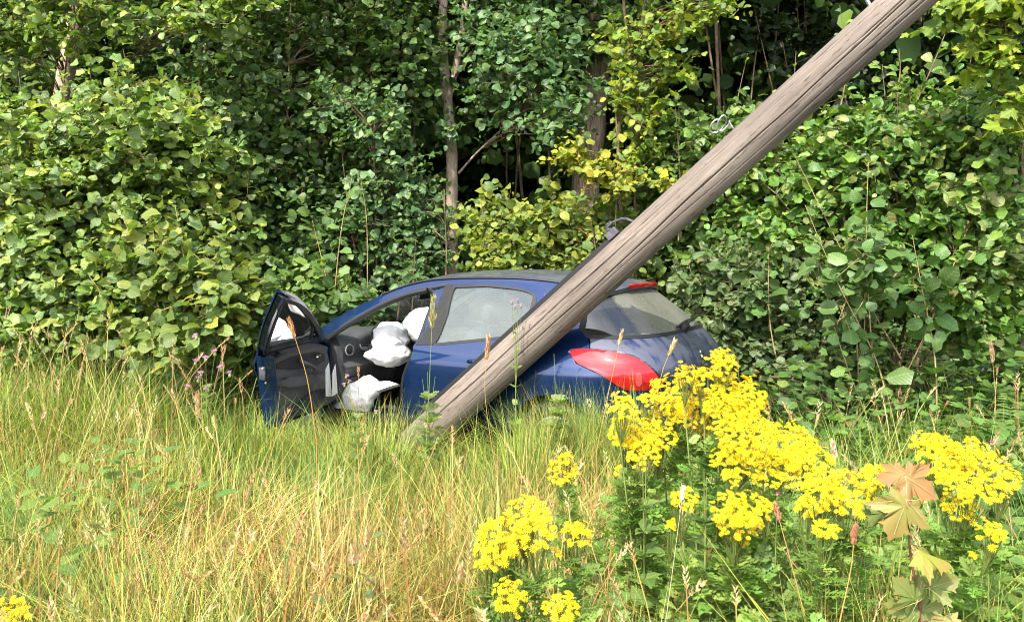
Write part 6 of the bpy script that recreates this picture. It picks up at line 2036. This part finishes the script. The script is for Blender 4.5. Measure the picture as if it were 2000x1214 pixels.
weed('bramble', 'bramble leaves deep in the grass at the left', 'bramble', 3.2, [(105, 880), (160, 900), (60, 900)], (140, 1110), .01, OVATE, seed=10, nlv=70, lsz=.13, bulb=False, pal=((.10, .18, .04), (.15, .22, .045)))
weed('bramble', 'low bramble shoot in the grass left of the car door', 'bramble', 4.2, [(255, 830), (300, 820), (220, 840)], (280, 960), .01, OVATE, seed=11, nlv=70, lsz=.14, bulb=False, pal=((.12, .20, .05), (.16, .23, .05)))
weed('bramble', 'brownish bramble leaves in the middle of the dry grass', 'bramble', 2.9, [(700, 960), (680, 975)], (700, 1080), .01, OVATE, seed=12, nlv=24, lsz=.09, bulb=False, pal=((.22, .17, .09), (.14, .17, .06)))
weed('clover', 'round leaved green plant at the bottom right corner', 'plant', 2.05, [(1930, 1120), (1960, 1140)], (1940, 1240), .01, ROUND, seed=13, nlv=60, lsz=.035, bulb=False, pal=((.12, .20, .05), (.16, .25, .06)))
weed('clover', 'round leaved plant at the foot of the hazel shoots', 'plant', 5.6, [(1690, 820), (1720, 815), (1660, 830)], (1690, 900), .01, ROUND, seed=14, nlv=60, lsz=.10, bulb=False, pal=((.09, .17, .04), (.12, .20, .05)))


def ground_leaves():
    """low ragged leaves of many weeds between the ragworts"""
    r_ = np.random.default_rng(88)
    n = 7600
    y = 1.7 + 3.0 * r_.random(n) ** .9
    x = .15 * y + (.52 * y) * r_.random(n) + r_.normal(0, .1, n)
    lob = np.sin(x * 3 + 1) * np.sin(y * 3) > -.55
    x, y = x[lob], y[lob]; n = len(x)
    z = gz(x, y) + r_.random(n) ** .7 * .55
    az = r_.uniform(0, 2 * PI, n)
    D = np.stack([np.cos(az), np.sin(az), r_.uniform(0, .8, n)], 1)
    N = np.stack([-.3 * np.cos(az), -.3 * np.sin(az) - .2, np.ones(n)], 1) + r_.normal(0, .25, (n, 3))
    C = jitter_col(r_, [(.10, .18, .036), (.13, .21, .045), (.17, .24, .05)], r_.integers(0, 3, n), n)
    T = FEATHER + [ROUND[0]] + [OVATE[1]]
    V, F, C, L = compose(T, frames(D, N), (r_.uniform(.04, .085, n), np.where(r_.random(n) < .62, 0, r_.integers(1, 3, n))), np.stack([x, y, z], 1), C)
    tag(link('ground_cover', np_mesh('ground_cover', V, F, M['leaf_thin'], C, L)), 'mixed ragged green weeds growing between the ragwort stems', 'weeds', kind='stuff')


def verge_plants():
    """broad leaves of low plants between the ragwort and the right hand bushes"""
    r_ = np.random.default_rng(91)
    n = 7200
    y = r_.uniform(3.4, 8.2, n); x = r_.uniform(1.25, .66 * 8.2, n)
    k = (x < .66 * y + .3) & ~in_car(x, y) & (np.sin(x * 2.7 + y) * np.sin(y * 3.1 - x) > -.6) & ~((x < 1.9) & (y > 5.4))
    x, y = x[k], y[k]; n = len(x)
    hh = (.34 + .16 * np.sin(x * 3.3) * np.sin(y * 2.2))
    z = gz(x, y) + r_.random(n) ** .7 * hh * (1.4 + .9 * np.clip((y - 5) / 1.5, 0, 1))
    az = r_.uniform(0, 2 * PI, n)
    D = np.stack([np.cos(az), np.sin(az), r_.uniform(-.2, .8, n)], 1)
    N = np.stack([-.3 * np.cos(az), -.3 * np.sin(az) - .3, np.ones(n)], 1) + r_.normal(0, .35, (n, 3))
    C = jitter_col(r_, [(.085, .16, .034), (.11, .19, .04), (.14, .21, .05), (.07, .13, .035)], r_.integers(0, 4, n), n)
    V, F, C, L = compose(ROUND + OVATE[:1], frames(D, N), r_.uniform(.05, .11, n), np.stack([x, y, z], 1), C)
    tag(link('verge_weeds', np_mesh('verge_weeds', V, F, M['leaf_thin'], C, L)), 'low broad leaved weeds between the ragwort and the right hand bushes', 'weeds', kind='stuff')


verge_plants()
ground_leaves()
finish_plants()
